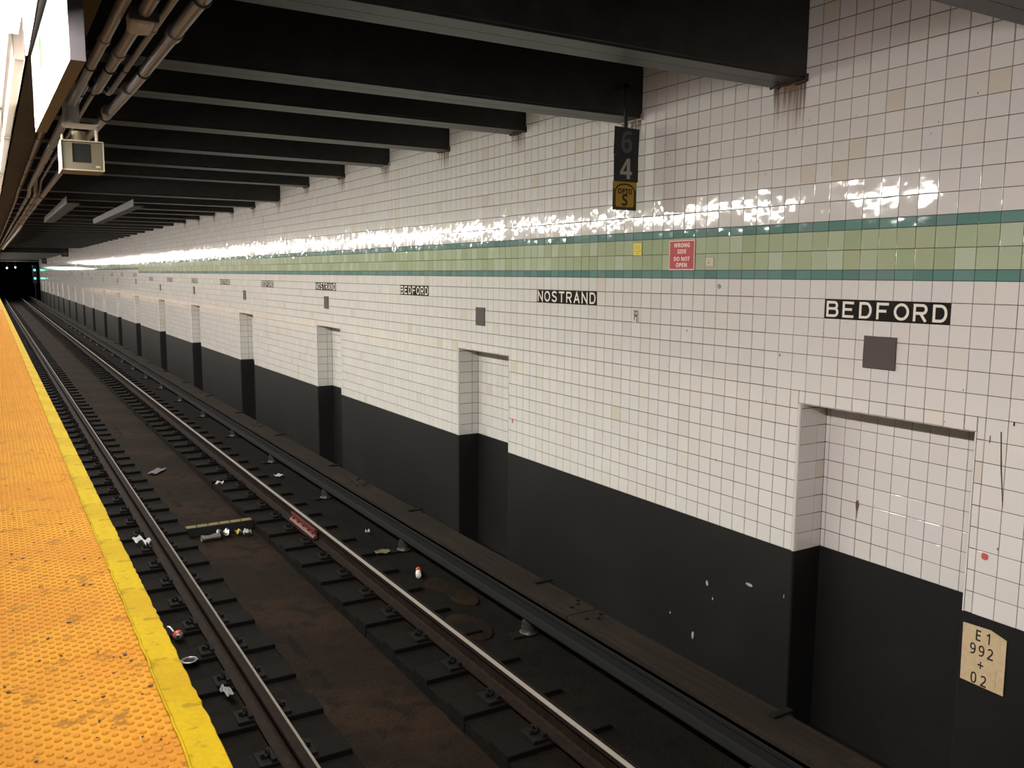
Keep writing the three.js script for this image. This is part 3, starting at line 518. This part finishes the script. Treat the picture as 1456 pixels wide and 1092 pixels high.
// ---------------------------------------------------------------- lit sign and camera at the upper left
{
  const g = thing('lit_sign', 'glaring white lit sign box with grey end hanging along the platform edge', 'sign', V(-3.88, 0.75, -0.99)); g.rotation.y = 0.014;
  const L = 1.86, H = 0.4, D = 0.05;
  part('box_frame', merge([box(-D / 2, D / 2, 0, 0.02, -L / 2, L / 2), box(-D / 2, D / 2, H - 0.02, H, -L / 2, L / 2), box(0.012, D / 2, 0.02, H - 0.02, -L / 2, L / 2)]), M.frameBronze, g);
  part('end_cap', box(-D / 2, D / 2, 0.0, H, L / 2, L / 2 + 0.006), M.frameGrey, g);
  part('end_cap', box(-D / 2, D / 2, 0.0, H, -L / 2 - 0.006, -L / 2), M.frameGrey, g);
  const face = new THREE.MeshStandardMaterial({ color: C(0.85, 0.85, 0.85), emissive: C(1, 0.98, 0.98), emissiveIntensity: 1.6, roughness: 0.3 }); face.name = 'sign_glow';
  part('lit_face', box(-D / 2 - 0.002, 0.0, 0.02, H - 0.02, -L / 2 + 0.012, L / 2 - 0.012), face, g);
  const dot = new THREE.MeshStandardMaterial({ color: C(0.25, 0.8, 0.2), emissive: C(0.35, 1, 0.3), emissiveIntensity: 0.9, roughness: 0.3 }); dot.name = 'sign_glow_green';
  tag(part('route_disc', moved(cyl(0.07, 0.07, 0.004, 28), 0, 0, 0, 0, 0, Math.PI / 2), dot, g, [-D / 2 - 0.003, H - 0.13, -0.28]), 'pale green round route disc');
  const l = new THREE.RectAreaLight(C(1, 0.98, 0.97), 1.6, L, H - 0.04); l.name = 'sign_light'; l.position.set(-D / 2 - 0.01, H / 2, 0); l.rotation.y = Math.PI / 2; g.add(l);
}
{
  const g = thing('security_camera', 'beige boxy security camera with dark window hung from the ceiling', 'camera', V(-3.612, 0.665, -2.9)); g.rotation.set(0.03, -0.03, 0);
  const w = 0.25, h = 0.185, d = 0.4;
  part('shell', merge([box(-w / 2, w / 2, 0, 0.006, -d, 0), box(-w / 2, w / 2, h - 0.006, h, -d, 0.03), box(-w / 2, -w / 2 + 0.006, 0, h, -d, 0.012), box(w / 2 - 0.006, w / 2, 0, h, -d, 0.012), box(-w / 2, w / 2, 0, h, -d, -d + 0.006)]), M.beige, g);
  part('front_plate', merge([box(-w / 2 + 0.006, -0.058, 0.006, h - 0.006, -0.012, -0.004), box(0.052, w / 2 - 0.006, 0.006, h - 0.006, -0.012, -0.004), box(-0.058, 0.052, 0.006, 0.05, -0.012, -0.004), box(-0.058, 0.052, h - 0.016, h - 0.006, -0.012, -0.004)]), M.bezel, g);
  part('window', box(-0.058, 0.052, 0.05, h - 0.016, -0.02, -0.013), M.glassDark, g);
  part('badge', box(0.075, 0.1, 0.022, 0.034, -0.004, -0.002), M.beige, g);
  part('cradle', merge([box(-w / 2 + 0.015, w / 2 - 0.015, h, h + 0.008, -0.3, -0.1), box(-w / 2 + 0.015, -w / 2 + 0.023, h, h + 0.05, -0.28, -0.12), box(w / 2 - 0.03, w / 2 - 0.022, h, h + 0.11, -0.28, -0.12)]), M.beige, g);
  part('swivel', merge([moved(cyl(0.05, 0.055, 0.03, 24), -0.005, h + 0.035, -0.2), moved(cyl(0.042, 0.042, 0.03, 24), -0.005, h + 0.065, -0.2)]), M.frameBronze, g);
  part('top_bracket', merge([box(-0.1, w / 2 - 0.022, h + 0.108, h + 0.118, -0.3, -0.09), box(-0.1, w / 2 - 0.03, h + 0.085, h + 0.108, -0.1, -0.092)]), M.beige, g);
  part('ceiling_post', moved(cyl(0.05, 0.05, 0.34, 20), -0.045, h + 0.29, -0.2), M.steel, g);
}

// ---------------------------------------------------------------- signs on and in front of the wall
function sign(name, label, category, tex, w, h, pos, facing, thick = 0.004, parent = null, backMat = M.plate, rough = 0.5) {   // facing 'x' looks to -x, 'z' looks to +z
  const g = parent ?? thing(name, label, category, pos);
  const p = rbox(w, h, thick, Math.min(0.0015, thick / 3), 1), f = new THREE.PlaneGeometry(w - 0.003, h - 0.003); f.translate(0, 0, thick / 2 + 0.0004);
  const a = new THREE.Group(); a.name = 'panel';
  const m1 = part('panel', p, backMat, g), m2 = part('printed_face', f, std({ map: tex, roughness: rough }), g);
  if (facing === 'x') { m1.rotation.y = m2.rotation.y = -Math.PI / 2; }
  return [g, m1, m2];
}
sign('warning_sign', 'red sign with white lettering WRONG SIDE DO NOT OPEN on the green band', 'sign', canvasTex(320, 256 * 1.02 | 0, (g, w, h) => {
  g.fillStyle = '#e7b9ae'; g.fillRect(0, 0, w, h); g.fillStyle = '#b3262b'; g.fillRect(12, 12, w - 24, h - 24); g.fillStyle = '#f6e3d8'; g.textAlign = 'center'; g.textBaseline = 'middle';
  ['WRONG', 'SIDE', 'DO NOT', 'OPEN'].forEach((s, i) => { g.font = 'bold 50px sans-serif'; g.save(); g.translate(w / 2, [46, 100, 164, 217][i]); g.scale(1.06, 1); g.fillText(s, 0, 0); g.restore(); });
}), 0.268, 0.212, V(-0.004, 0.161, -1.236), 'x');
sign('yellow_notice', 'small yellow printed notice stuck on the green band', 'notice', canvasTex(128, 128, (g, w, h) => { g.fillStyle = '#e2cf3c'; g.fillRect(0, 0, w, h); g.strokeStyle = '#b39a22'; g.lineWidth = 4; for (const y of [24, 38, 50, 64]) { g.beginPath(); g.moveTo(20, y); g.lineTo(108, y + 3); g.stroke(); } g.strokeStyle = '#6d6016'; g.beginPath(); g.moveTo(22, 88); g.quadraticCurveTo(60, 96, 116, 78); g.stroke(); g.beginPath(); g.moveTo(50, 112); g.lineTo(86, 108); g.stroke(); }), 0.102, 0.094, V(-0.003, 0.213, -1.727), 'x', 0.002);
sign('torn_label', 'torn off-white paper label on the green band', 'label', canvasTex(64, 64, (g) => { g.fillStyle = '#cfc6ab'; g.fillRect(0, 0, 64, 64); g.fillStyle = '#a79f88'; g.fillRect(14, 16, 30, 4); g.beginPath(); g.arc(24, 38, 8, 0, 7); g.fill(); }), 0.078, 0.062, V(-0.003, 0.111, -0.96), 'x', 0.0016);
sign('number_sticker', 'small worn black and white upright number sticker below the warning sign', 'sticker', canvasTex(64, 96, (g) => { g.fillStyle = '#d8d5c4'; g.fillRect(0, 0, 64, 96); g.fillStyle = '#a4a090'; g.fillRect(18, 10, 28, 24); g.strokeStyle = '#2a2822'; g.lineWidth = 7; g.strokeRect(12, 6, 40, 32); g.lineWidth = 10; g.strokeStyle = '#171612'; g.beginPath(); g.moveTo(16, 80); g.lineTo(16, 52); g.quadraticCurveTo(18, 44, 32, 44); g.quadraticCurveTo(48, 44, 48, 56); g.lineTo(48, 96); g.stroke(); }), 0.062, 0.094, V(-0.003, -0.289, -1.728), 'x', 0.0016);
{ // chaining plate
  const pts = [[0.968, -1.728], [1.11, -1.722], [1.192, -1.748], [1.194, -2.032], [0.972, -2.026]], cx = 1.081, cy = -1.88;
  const g = thing('marker_plate', 'cream plate lettered E1 992 + 02 on the black wall base', 'plate', V(-0.003, cy, cx));
  const s = new THREE.Shape(pts.map(([z, y]) => new THREE.Vector2(z - cx, y - cy)).reverse());
  const b = new THREE.ExtrudeGeometry(s, { depth: 0.003, bevelEnabled: false }), uv = b.attributes.uv, p = b.attributes.position;
  for (let i = 0; i < uv.count; i++) uv.setXY(i, (p.getX(i) + 0.115) / 0.23, (p.getY(i) + 0.157) / 0.314);
  b.rotateY(-Math.PI / 2);
  const tex = canvasTex(512, 700, (c, w, h) => {
    c.fillStyle = '#c9b48f'; c.fillRect(0, 0, w, h); for (let k = 0; k < 500; k++) { c.fillStyle = `rgba(${rnd() < 0.5 ? '226,208,170' : '150,128,92'},0.07)`; c.beginPath(); c.arc(rnd() * w, rnd() * h, 4 + rnd() * 26, 0, 7); c.fill(); }
    c.strokeStyle = 'rgba(110,92,62,.6)'; c.lineWidth = 5; c.beginPath(); c.moveTo(418, 430); c.lineTo(410, 660); c.stroke();
    c.fillStyle = '#15110d'; c.textAlign = 'center'; c.textBaseline = 'middle'; c.strokeStyle = '#15110d'; c.lineWidth = 5; c.font = '172px sans-serif'; const put = (s, x, y) => { c.save(); c.translate(x, y); c.scale(0.82, 1); c.fillText(s, 0, 0); c.strokeText(s, 0, 0); c.restore(); };
    put('E', 186, 108); put('1', 309, 108); put('9', 136, 274); put('9', 236, 274); put('2', 338, 278); put('+', 236, 440); put('0', 168, 608); put('2', 284, 614);
  });
  part('plate_panel', b, std({ map: tex, roughness: 0.7 }), g);
}
{ // hanging car-stop marker
  const g = thing('car_stop_marker', 'hanging stop marker with dark plates 6 and 4 above a yellow OPTO S plate', 'sign', V(-0.23, 1.06, -1.6));
  part('hanger_rod', merge([box(-0.012, 0.012, -0.04, 0.3, -0.02, -0.008), box(-0.012, 0.012, 0.27, 0.3, -0.1115, -0.008)]), M.dark, g);
  const num = (ch, col, tilt) => canvasTex(256, 220, (c, w, h) => { c.fillStyle = '#17181c'; c.fillRect(0, 0, w, h); c.fillStyle = col; c.textAlign = 'center'; c.textBaseline = 'middle'; c.font = 'bold 240px sans-serif'; c.fillText(ch, w / 2, h / 2 + 4); });
  const plates = [[num('6', '#4c4a46'), 0.222, 0.195, -0.1, 0.03, 'dark plate with faded grey numeral 6'], [num('4', '#98978a'), 0.218, 0.185, -0.287, -0.012, 'dark plate with pale numeral 4']];
  for (const [tex, w, h, y, tilt, label] of plates) { const [, a, b] = sign(null, null, null, tex, w, h, null, 'z', 0.004, g, M.dark, 0.6); for (const m of [a, b]) { m.position.y += y; m.position.x += 0.002; m.rotation.z = -tilt; } b.position.z += 0; tag(a, label); }
  const yel = canvasTex(256, 240, (c, w, h) => {
    c.fillStyle = '#a5831c'; c.fillRect(0, 0, w, h); c.fillStyle = '#3a260c'; c.fillRect(0, 215, w, 25); c.fillRect(0, 60, 14, 180); c.fillRect(242, 60, 14, 180);
    c.beginPath(); c.moveTo(16, 226); c.lineTo(16, 90); c.quadraticCurveTo(20, 16, 128, 14); c.quadraticCurveTo(236, 16, 240, 90); c.lineTo(240, 226); c.closePath(); c.fillStyle = '#191207'; c.fill();
    c.beginPath(); c.moveTo(28, 200); c.lineTo(28, 92); c.quadraticCurveTo(32, 30, 128, 27); c.quadraticCurveTo(224, 30, 228, 92); c.lineTo(228, 200); c.quadraticCurveTo(226, 216, 208, 216); c.lineTo(48, 216); c.quadraticCurveTo(30, 216, 28, 200); c.fillStyle = '#a5831c'; c.fill();
    c.fillStyle = '#171208'; c.textAlign = 'center'; c.textBaseline = 'middle'; c.font = 'bold 60px sans-serif'; c.lineWidth = 3; c.strokeStyle = '#171208'; c.fillText('OPTO', 128, 82); c.strokeText('OPTO', 128, 82); c.font = 'bold 138px sans-serif'; c.fillText('S', 128, 156); c.strokeText('S', 128, 156);
  });
  const [, a, b] = sign(null, null, null, yel, 0.212, 0.2, null, 'z', 0.004, g, M.dark, 0.6); a.position.y = b.position.y = -0.478; a.position.x = b.position.x = -0.006; b.position.z += 0.001; tag(a, 'yellow plate lettered OPTO S');
}
for (const [z, Y, x, w, h, label] of [[-52, 1.02, -0.35, 0.36, 0.3, 'small dark marker hanging from the far ceiling by the lower roof step'], [-74, 0.86, -0.3, 0.36, 0.4, 'faint dark marker hanging near the far end of the tiled wall']]) {
  const g = thing('far_marker', label, 'sign', V(x, Y, z)); part('panel', rbox(w, h, 0.02, 0.004, 1), M.dark, g); part('printed_face', box(-w * 0.22, w * 0.22, -h * 0.2, h * 0.2, 0.0102, 0.0122), M.plate, g); part('hanger_rod', box(-0.02, 0.02, h / 2, h / 2 + 0.4, -0.01, 0.01), M.dark, g);
}
// square plates above the niches
niches.slice(0, 14).forEach(([l, r], i) => {
  const far = r < STEP, zc = (l + r) / 2 - (i ? 0.025 : 0.015), s = 0.2 - (i ? 0.022 : 0), sh = new THREE.Shape(); const pts = []; for (let e = 0; e < 4; e++) for (let k = 0; k < 5; k++) { const t = k / 5, a = e * Math.PI / 2, j = k ? (rnd() - 0.5) * 0.002 : 0; const x = -0.5 + t, y = -0.5; const q = [x * 0.184, y * 0.184 + j]; pts.push(new THREE.Vector2(q[0] * Math.cos(a) - q[1] * Math.sin(a), q[0] * Math.sin(a) + q[1] * Math.cos(a))); }
  sh.setFromPoints(pts.map((v) => new THREE.Vector2(v.x * s / 0.184, v.y * 0.175 / 0.184))); const g = new THREE.ExtrudeGeometry(sh, { depth: 0.006, bevelEnabled: true, bevelSize: 0.002, bevelThickness: 0.002, bevelSegments: 1 }); g.rotateY(-Math.PI / 2); boxUV(g);
  const m = part('square_plate', g, M.plate, scene, [-0.002, -0.396 + (far ? T : 0) + Y0, zc]);
  tag(m, i === 0 ? 'large grey-brown square plate below the nearest BEDFORD tiles' : i === 1 ? 'grey-brown square plate above the second niche from the right' : `small grey-brown square plate above the ${ord(i)} niche from the right`, 'wall plate');
});
// marks on the wall
function mark(name, pts, mat, x = -0.0016) { const s = new THREE.Shape(pts.map(([z, y]) => new THREE.Vector2(z, y))); const g = new THREE.ExtrudeGeometry(s, { depth: 0.0008, bevelEnabled: false }); g.rotateY(-Math.PI / 2); return part(name, g, mat, wall, [x, Y0, 0]); }
const ink = std({ color: C(0.02, 0.014, 0.02), roughness: 0.7 }), redMark = std({ color: C(0.55, 0.11, 0.1), roughness: 0.6 }), brownMark = std({ color: C(0.12, 0.07, 0.035), roughness: 0.8 }), chipMat = std({ color: C(0.35, 0.34, 0.32), roughness: 0.8 });
tag(mark('ink_line', [[1.081, -0.725], [1.086, -0.725], [1.1, -0.9], [1.12, -1.088], [1.117, -1.088], [1.094, -0.9]], ink), 'long thin black scratch line on the white tiles');
mark('ink_dot', [[1.03, -0.752], [1.034, -0.752], [1.033, -0.79], [1.029, -0.79]], ink); mark('ink_dot', [[1.139, -0.67], [1.146, -0.668], [1.146, -0.688], [1.139, -0.688]], ink);
const blob = (z, y, a, b, n = 9) => { const o = []; for (let k = 0; k < n; k++) { const t = k / n * 6.283, q = range(0.75, 1.2); o.push([z + Math.cos(t) * a * q, y + Math.sin(t) * b * q]); } return o; };
tag(mark('red_blot', blob(1.048, -1.36, 0.017, 0.018), redMark), 'small red paint blot'); mark('red_blot', blob(-3.526, -1.35, 0.014, 0.026), redMark);
mark('brown_smear', [[0.108, -1.325], [0.123, -1.315], [0.131, -1.345], [0.122, -1.38], [0.118, -1.43], [0.112, -1.38], [0.106, -1.35]], brownMark, DEPTH - 0.0016);
mark('grey_smudge', blob(-0.863, -0.05, 0.018, 0.016), M.mortar); mark('grey_smudge', blob(-1.163, -0.363, 0.004, 0.008), ink); mark('grey_smudge', blob(-0.319, -0.466, 0.004, 0.009), ink);
for (let k = 0; k < 46; k++) { const z = -7 * rnd() ** 1.3 + 1.2, y = rnd() < 0.3 ? range(0.4, 0.95) : range(-1.45, -0.05), nh = niches.find(([l, r]) => z > l - 0.03 && z < r + 0.03 && y < HEAD + 0.02); if (!nh) mark('glaze_chip', blob(z, y, range(0.001, 0.003), range(0.003, 0.009), 6), rnd() < 0.6 ? ink : brownMark); }
for (const [z, y, a, b] of [[-0.879, -2.11, 0.012, 0.02], [-0.49, -1.995, 0.028, 0.011], [-1.005, -2.533, 0.012, 0.03], [-0.82, -2.2, 0.006, 0.01], [0.93, -2.04, 0.008, 0.022], [-1.25, -2.45, 0.006, 0.01], [-0.2, -1.98, 0.004, 0.012]]) mark('paint_chip', blob(z, y, a, b), chipMat, -0.0008 + (z > -0.143 && z < 0.945 ? DEPTH : 0));

// ---------------------------------------------------------------- litter on the track
const paper = std({ color: C(0.5, 0.5, 0.52), roughness: 0.8, side: THREE.DoubleSide }), foil = std({ color: C(0.38, 0.38, 0.37), roughness: 0.3, metalness: 0.7 }), clearPlastic = std({ color: C(0.3, 0.3, 0.3), roughness: 0.25, side: THREE.DoubleSide }), red = std({ color: C(0.6, 0.06, 0.03), roughness: 0.45 }), yellow = std({ color: C(0.15, 0.12, 0.04), roughness: 0.7 }), black = M.dark;
function scrap(w, d, h, n = 9) { const g = new THREE.PlaneGeometry(w, d, n, n); g.rotateX(-Math.PI / 2); const p = g.attributes.position, a = rnd() * 9, b = rnd() * 9; for (let i = 0; i < p.count; i++) { const x = p.getX(i) / w, z = p.getZ(i) / d; p.setXYZ(i, p.getX(i) * (1 - 0.35 * Math.abs(z * Math.sin(a + 5 * x))), h * (0.5 + 0.5 * Math.sin(a + 7 * x + 3 * z) * Math.cos(b + 6 * z)), p.getZ(i) * (1 - 0.3 * Math.abs(x * Math.sin(b + 6 * z)))); } const back = g.clone().translate(0, 0.003, 0); const m = merge([g, back]); m.computeVertexNormals(); return m; }
{
  const g = thing('plastic_bag', 'bluish white flattened plastic bag lying in the drain trough', 'litter', V(-2.18, TR + 0.012, -10.2)); part('film', scrap(0.15, 0.34, 0.02), std({ color: C(0.13, 0.13, 0.15), roughness: 0.6, side: THREE.DoubleSide }), g); g.rotation.y = -0.6;
}
{
  const g = thing('striped_bar', 'yellow and black striped bar laid across the drain trough', 'bar', V(-2.07, TIE + 0.004, -6.58)); g.rotation.y = 0.02;
  part('bar', box(-0.37, 0.37, -0.09, 0, -0.055, 0.06), M.dark, g);
  for (let k = 0; k < 6; k++) { const s = poly([[-0.06, -0.05], [0.045, -0.05], [0.06, 0.05], [-0.045, 0.05]]); const q = new THREE.ExtrudeGeometry(s, { depth: 0.003, bevelEnabled: false }); q.rotateX(-Math.PI / 2); part('stripe', q, yellow, g, [-0.31 + k * 0.122, 0.001, 0.003]); }
}
{
  const g = thing('crushed_can', 'crushed silver drink can lying below the striped bar', 'can', V(-2.22, TR + 0.045, -6.33)); g.rotation.y = 0.1;
  const b = new THREE.CylinderGeometry(0.034, 0.036, 0.2, 20, 12), p = b.attributes.position; for (let i = 0; i < p.count; i++) { const y = p.getY(i); p.setX(i, p.getX(i) * (1 - 0.35 * Math.exp(-(((y - 0.02) / 0.05) ** 2))) ); p.setZ(i, p.getZ(i) + 0.03 * Math.max(0, y - 0.03)); } b.rotateZ(Math.PI / 2); b.computeVertexNormals(); part('can_body', b, foil, g);
  part('can_end', moved(new THREE.TorusGeometry(0.032, 0.004, 6, 20), -0.1, 0, 0, 0, Math.PI / 2, 0), foil, g);
}
const bits = [['foil_wrapper', 'crumpled shiny wrapper beside the crushed can', 'litter', -2.07, TR + 0.02, -6.42, 0.14, 0.1, 0.07, foil], ['yellow_wrapper', 'small crumpled yellow wrapper by the end of the striped bar', 'litter', -1.905, TR + 0.02, -6.40, 0.075, 0.07, 0.05, std({ color: C(0.5, 0.42, 0.07), roughness: 0.6, side: THREE.DoubleSide })], ['paper_scraps', 'bright torn white scraps at the right end of the striped bar', 'litter', -1.82, TR + 0.02, -6.34, 0.09, 0.09, 0.06, paper],
  ['plastic_wrapper', 'clear twisted plastic wrapper against the platform-side rail', 'litter', -2.95, CONC + 0.05, -6.15, 0.1, 0.3, 0.08, paper], ['clear_plastic', 'clear plastic scrap leaning on the near end of the platform-side rail', 'litter', -2.95, CONC + 0.04, -2.35, 0.05, 0.16, 0.06, clearPlastic],
  ['dead_leaf', 'pale brown dead leaf beside the third rail', 'leaf', -0.83, CONC + 0.012, -4.75, 0.16, 0.12, 0.02, std({ color: C(0.16, 0.13, 0.07), roughness: 0.8, side: THREE.DoubleSide })], ['white_scrap', 'small white scrap at the foot of the third rail', 'litter', -0.72, CONC + 0.02, -5.45, 0.05, 0.05, 0.04, paper], ['white_scrap', 'flat white scrap between rail and third rail farther along', 'litter', -0.78, CONC + 0.012, -8.7, 0.11, 0.12, 0.02, paper], ['white_scrap', 'white scrap on the tie ends inside the wall-side rail', 'litter', -1.64, TIE + 0.01, -8.5, 0.1, 0.09, 0.03, paper]];
for (const [n, label, cat, x, Y, z, w, d, h, m] of bits) { const g = thing(n, label, cat, V(x, Y, z)); part('sheet', scrap(w, d, h), m, g); g.rotation.y = range(-0.5, 0.5); }
{
  const g = thing('small_bottle', 'small white bottle with an orange-red cap lying by the third rail', 'bottle', V(-0.80, CONC + 0.028, -3.93)); g.rotation.y = -0.42;
  const b = new THREE.LatheGeometry([[0, 0], [0.024, 0.002], [0.028, 0.012], [0.028, 0.12], [0.02, 0.145], [0.014, 0.15], [0, 0.15]].map(([a, c]) => new THREE.Vector2(a, c)), 18); b.rotateX(-Math.PI / 2); part('bottle_body', b, M.white, g, [0, 0, 0.06]);
  const c = new THREE.LatheGeometry([[0.0, 0], [0.026, 0], [0.027, 0.04], [0.02, 0.06], [0, 0.062]].map(([a, d]) => new THREE.Vector2(a, d)), 18); c.rotateX(-Math.PI / 2); part('cap', c, red, g, [0, 0, -0.085]); part('label_band', moved(cyl(0.0285, 0.0285, 0.02, 18), 0, 0, -0.05, Math.PI / 2, 0, 0), black, g);
}
{
  const g = thing('red_ornament', 'red and silver round wrapper with a pale stem beside the platform edge', 'litter', V(-3.06, CONC + 0.05, -3.52));
  const b = new THREE.SphereGeometry(0.042, 18, 14); b.scale(1, 0.85, 1.1); part('body', b, M.steel, g); const c = new THREE.SphereGeometry(0.0435, 18, 8, 0, 6.283, 0, 1.25); c.scale(1, 0.86, 1.1); part('red_cap', c, red, g, [0, 0, 0], [-0.5, 0, 0.5]);
  part('stem', bent([new THREE.Vector3(-0.03, 0.03, -0.02), new THREE.Vector3(-0.05, 0.06, -0.05), new THREE.Vector3(-0.06, 0.05, -0.09)], 0.007, 6, 0.02), M.white, g);
  for (const a of [0.6, 1.8, 3.2]) part('dark_spot', moved(new THREE.SphereGeometry(0.013, 10, 8), 0.036 * Math.cos(a), 0.006, 0.04 * Math.sin(a)), black, g);
}
{
  const g = thing('plastic_disc', 'clear oval plastic disc lying on a tie beside the platform edge', 'litter', V(-3.07, TIE + 0.012, -3.02)); const t = new THREE.TorusGeometry(0.055, 0.0045, 6, 32); t.rotateX(Math.PI / 2); part('rim', t, M.steel, g); const t2 = new THREE.TorusGeometry(0.043, 0.002, 6, 32); t2.rotateX(Math.PI / 2); part('inner_ring', t2, M.steel, g); part('disc', cyl(0.05, 0.05, 0.002, 32), std({ color: C(0.03, 0.028, 0.026), roughness: 0.2 }), g, [0, -0.004, 0]); g.rotation.y = 0.2;
}

// ---------------------------------------------------------------- far tunnel lamps and signal
function glow(name, r, g, b, k) { const m = new THREE.MeshStandardMaterial({ color: C(r, g, b), emissive: C(r, g, b), emissiveIntensity: k }); m.name = name; return m; }
for (const [x, Y, label] of [[-2.5, 0.36, 'white tunnel lamp glowing in the dark, the left one'], [-1.8, 0.43, 'white tunnel lamp glowing in the dark, the right one']]) {
  const g = thing('tunnel_lamp', label, 'lamp', V(x, Y, -94)); part('lamp_bulb', new THREE.SphereGeometry(0.065, 16, 12), glow('bulb_glow', 1, 0.98, 0.95, 8), g); part('lamp_socket', moved(cyl(0.04, 0.05, 0.12, 12), 0, 0.11, 0), M.dark, g); part('stem', moved(cyl(0.012, 0.012, 0.5, 8), 0, 0.4, 0), M.dark, g);
  const l = new THREE.PointLight(C(1, 0.97, 0.92), 6, 0, 2); l.name = 'lamp_light'; g.add(l);
}
{
  const g = thing('track_signal', 'track signal showing two green lights at the end of the tiled wall', 'signal', V(-0.3, -1.1, -91)); part('signal_case', merge([moved(rbox(0.34, 1.75, 0.2, 0.02, 2), 0, 0.88, 0), moved(cyl(0.05, 0.05, 1.8, 10), 0, -0.9, 0)]), M.dark, g);
  for (const y of [0.5, 1.28]) { part('signal_lens', moved(cyl(0.1, 0.1, 0.03, 20), 0, 0, 0, Math.PI / 2, 0, 0), glow('signal_glow', 0.1, 1, 0.6, 1.6), g, [0, y, 0.115]); part('lens_hood', moved(new THREE.CylinderGeometry(0.125, 0.125, 0.14, 20, 1, true, Math.PI / 2, Math.PI), 0, 0, 0, Math.PI / 2, 0, 0), M.dark, g, [0, y, 0.17]); const l = new THREE.PointLight(C(0.1, 1, 0.6), 0.12, 0, 2); l.name = 'signal_light'; l.position.set(0, y, 0.25); g.add(l); }
}

scene.traverse((o) => { if (o.isLight) o.castShadow = !o.isRectAreaLight; });
renderer.render(scene, camera);
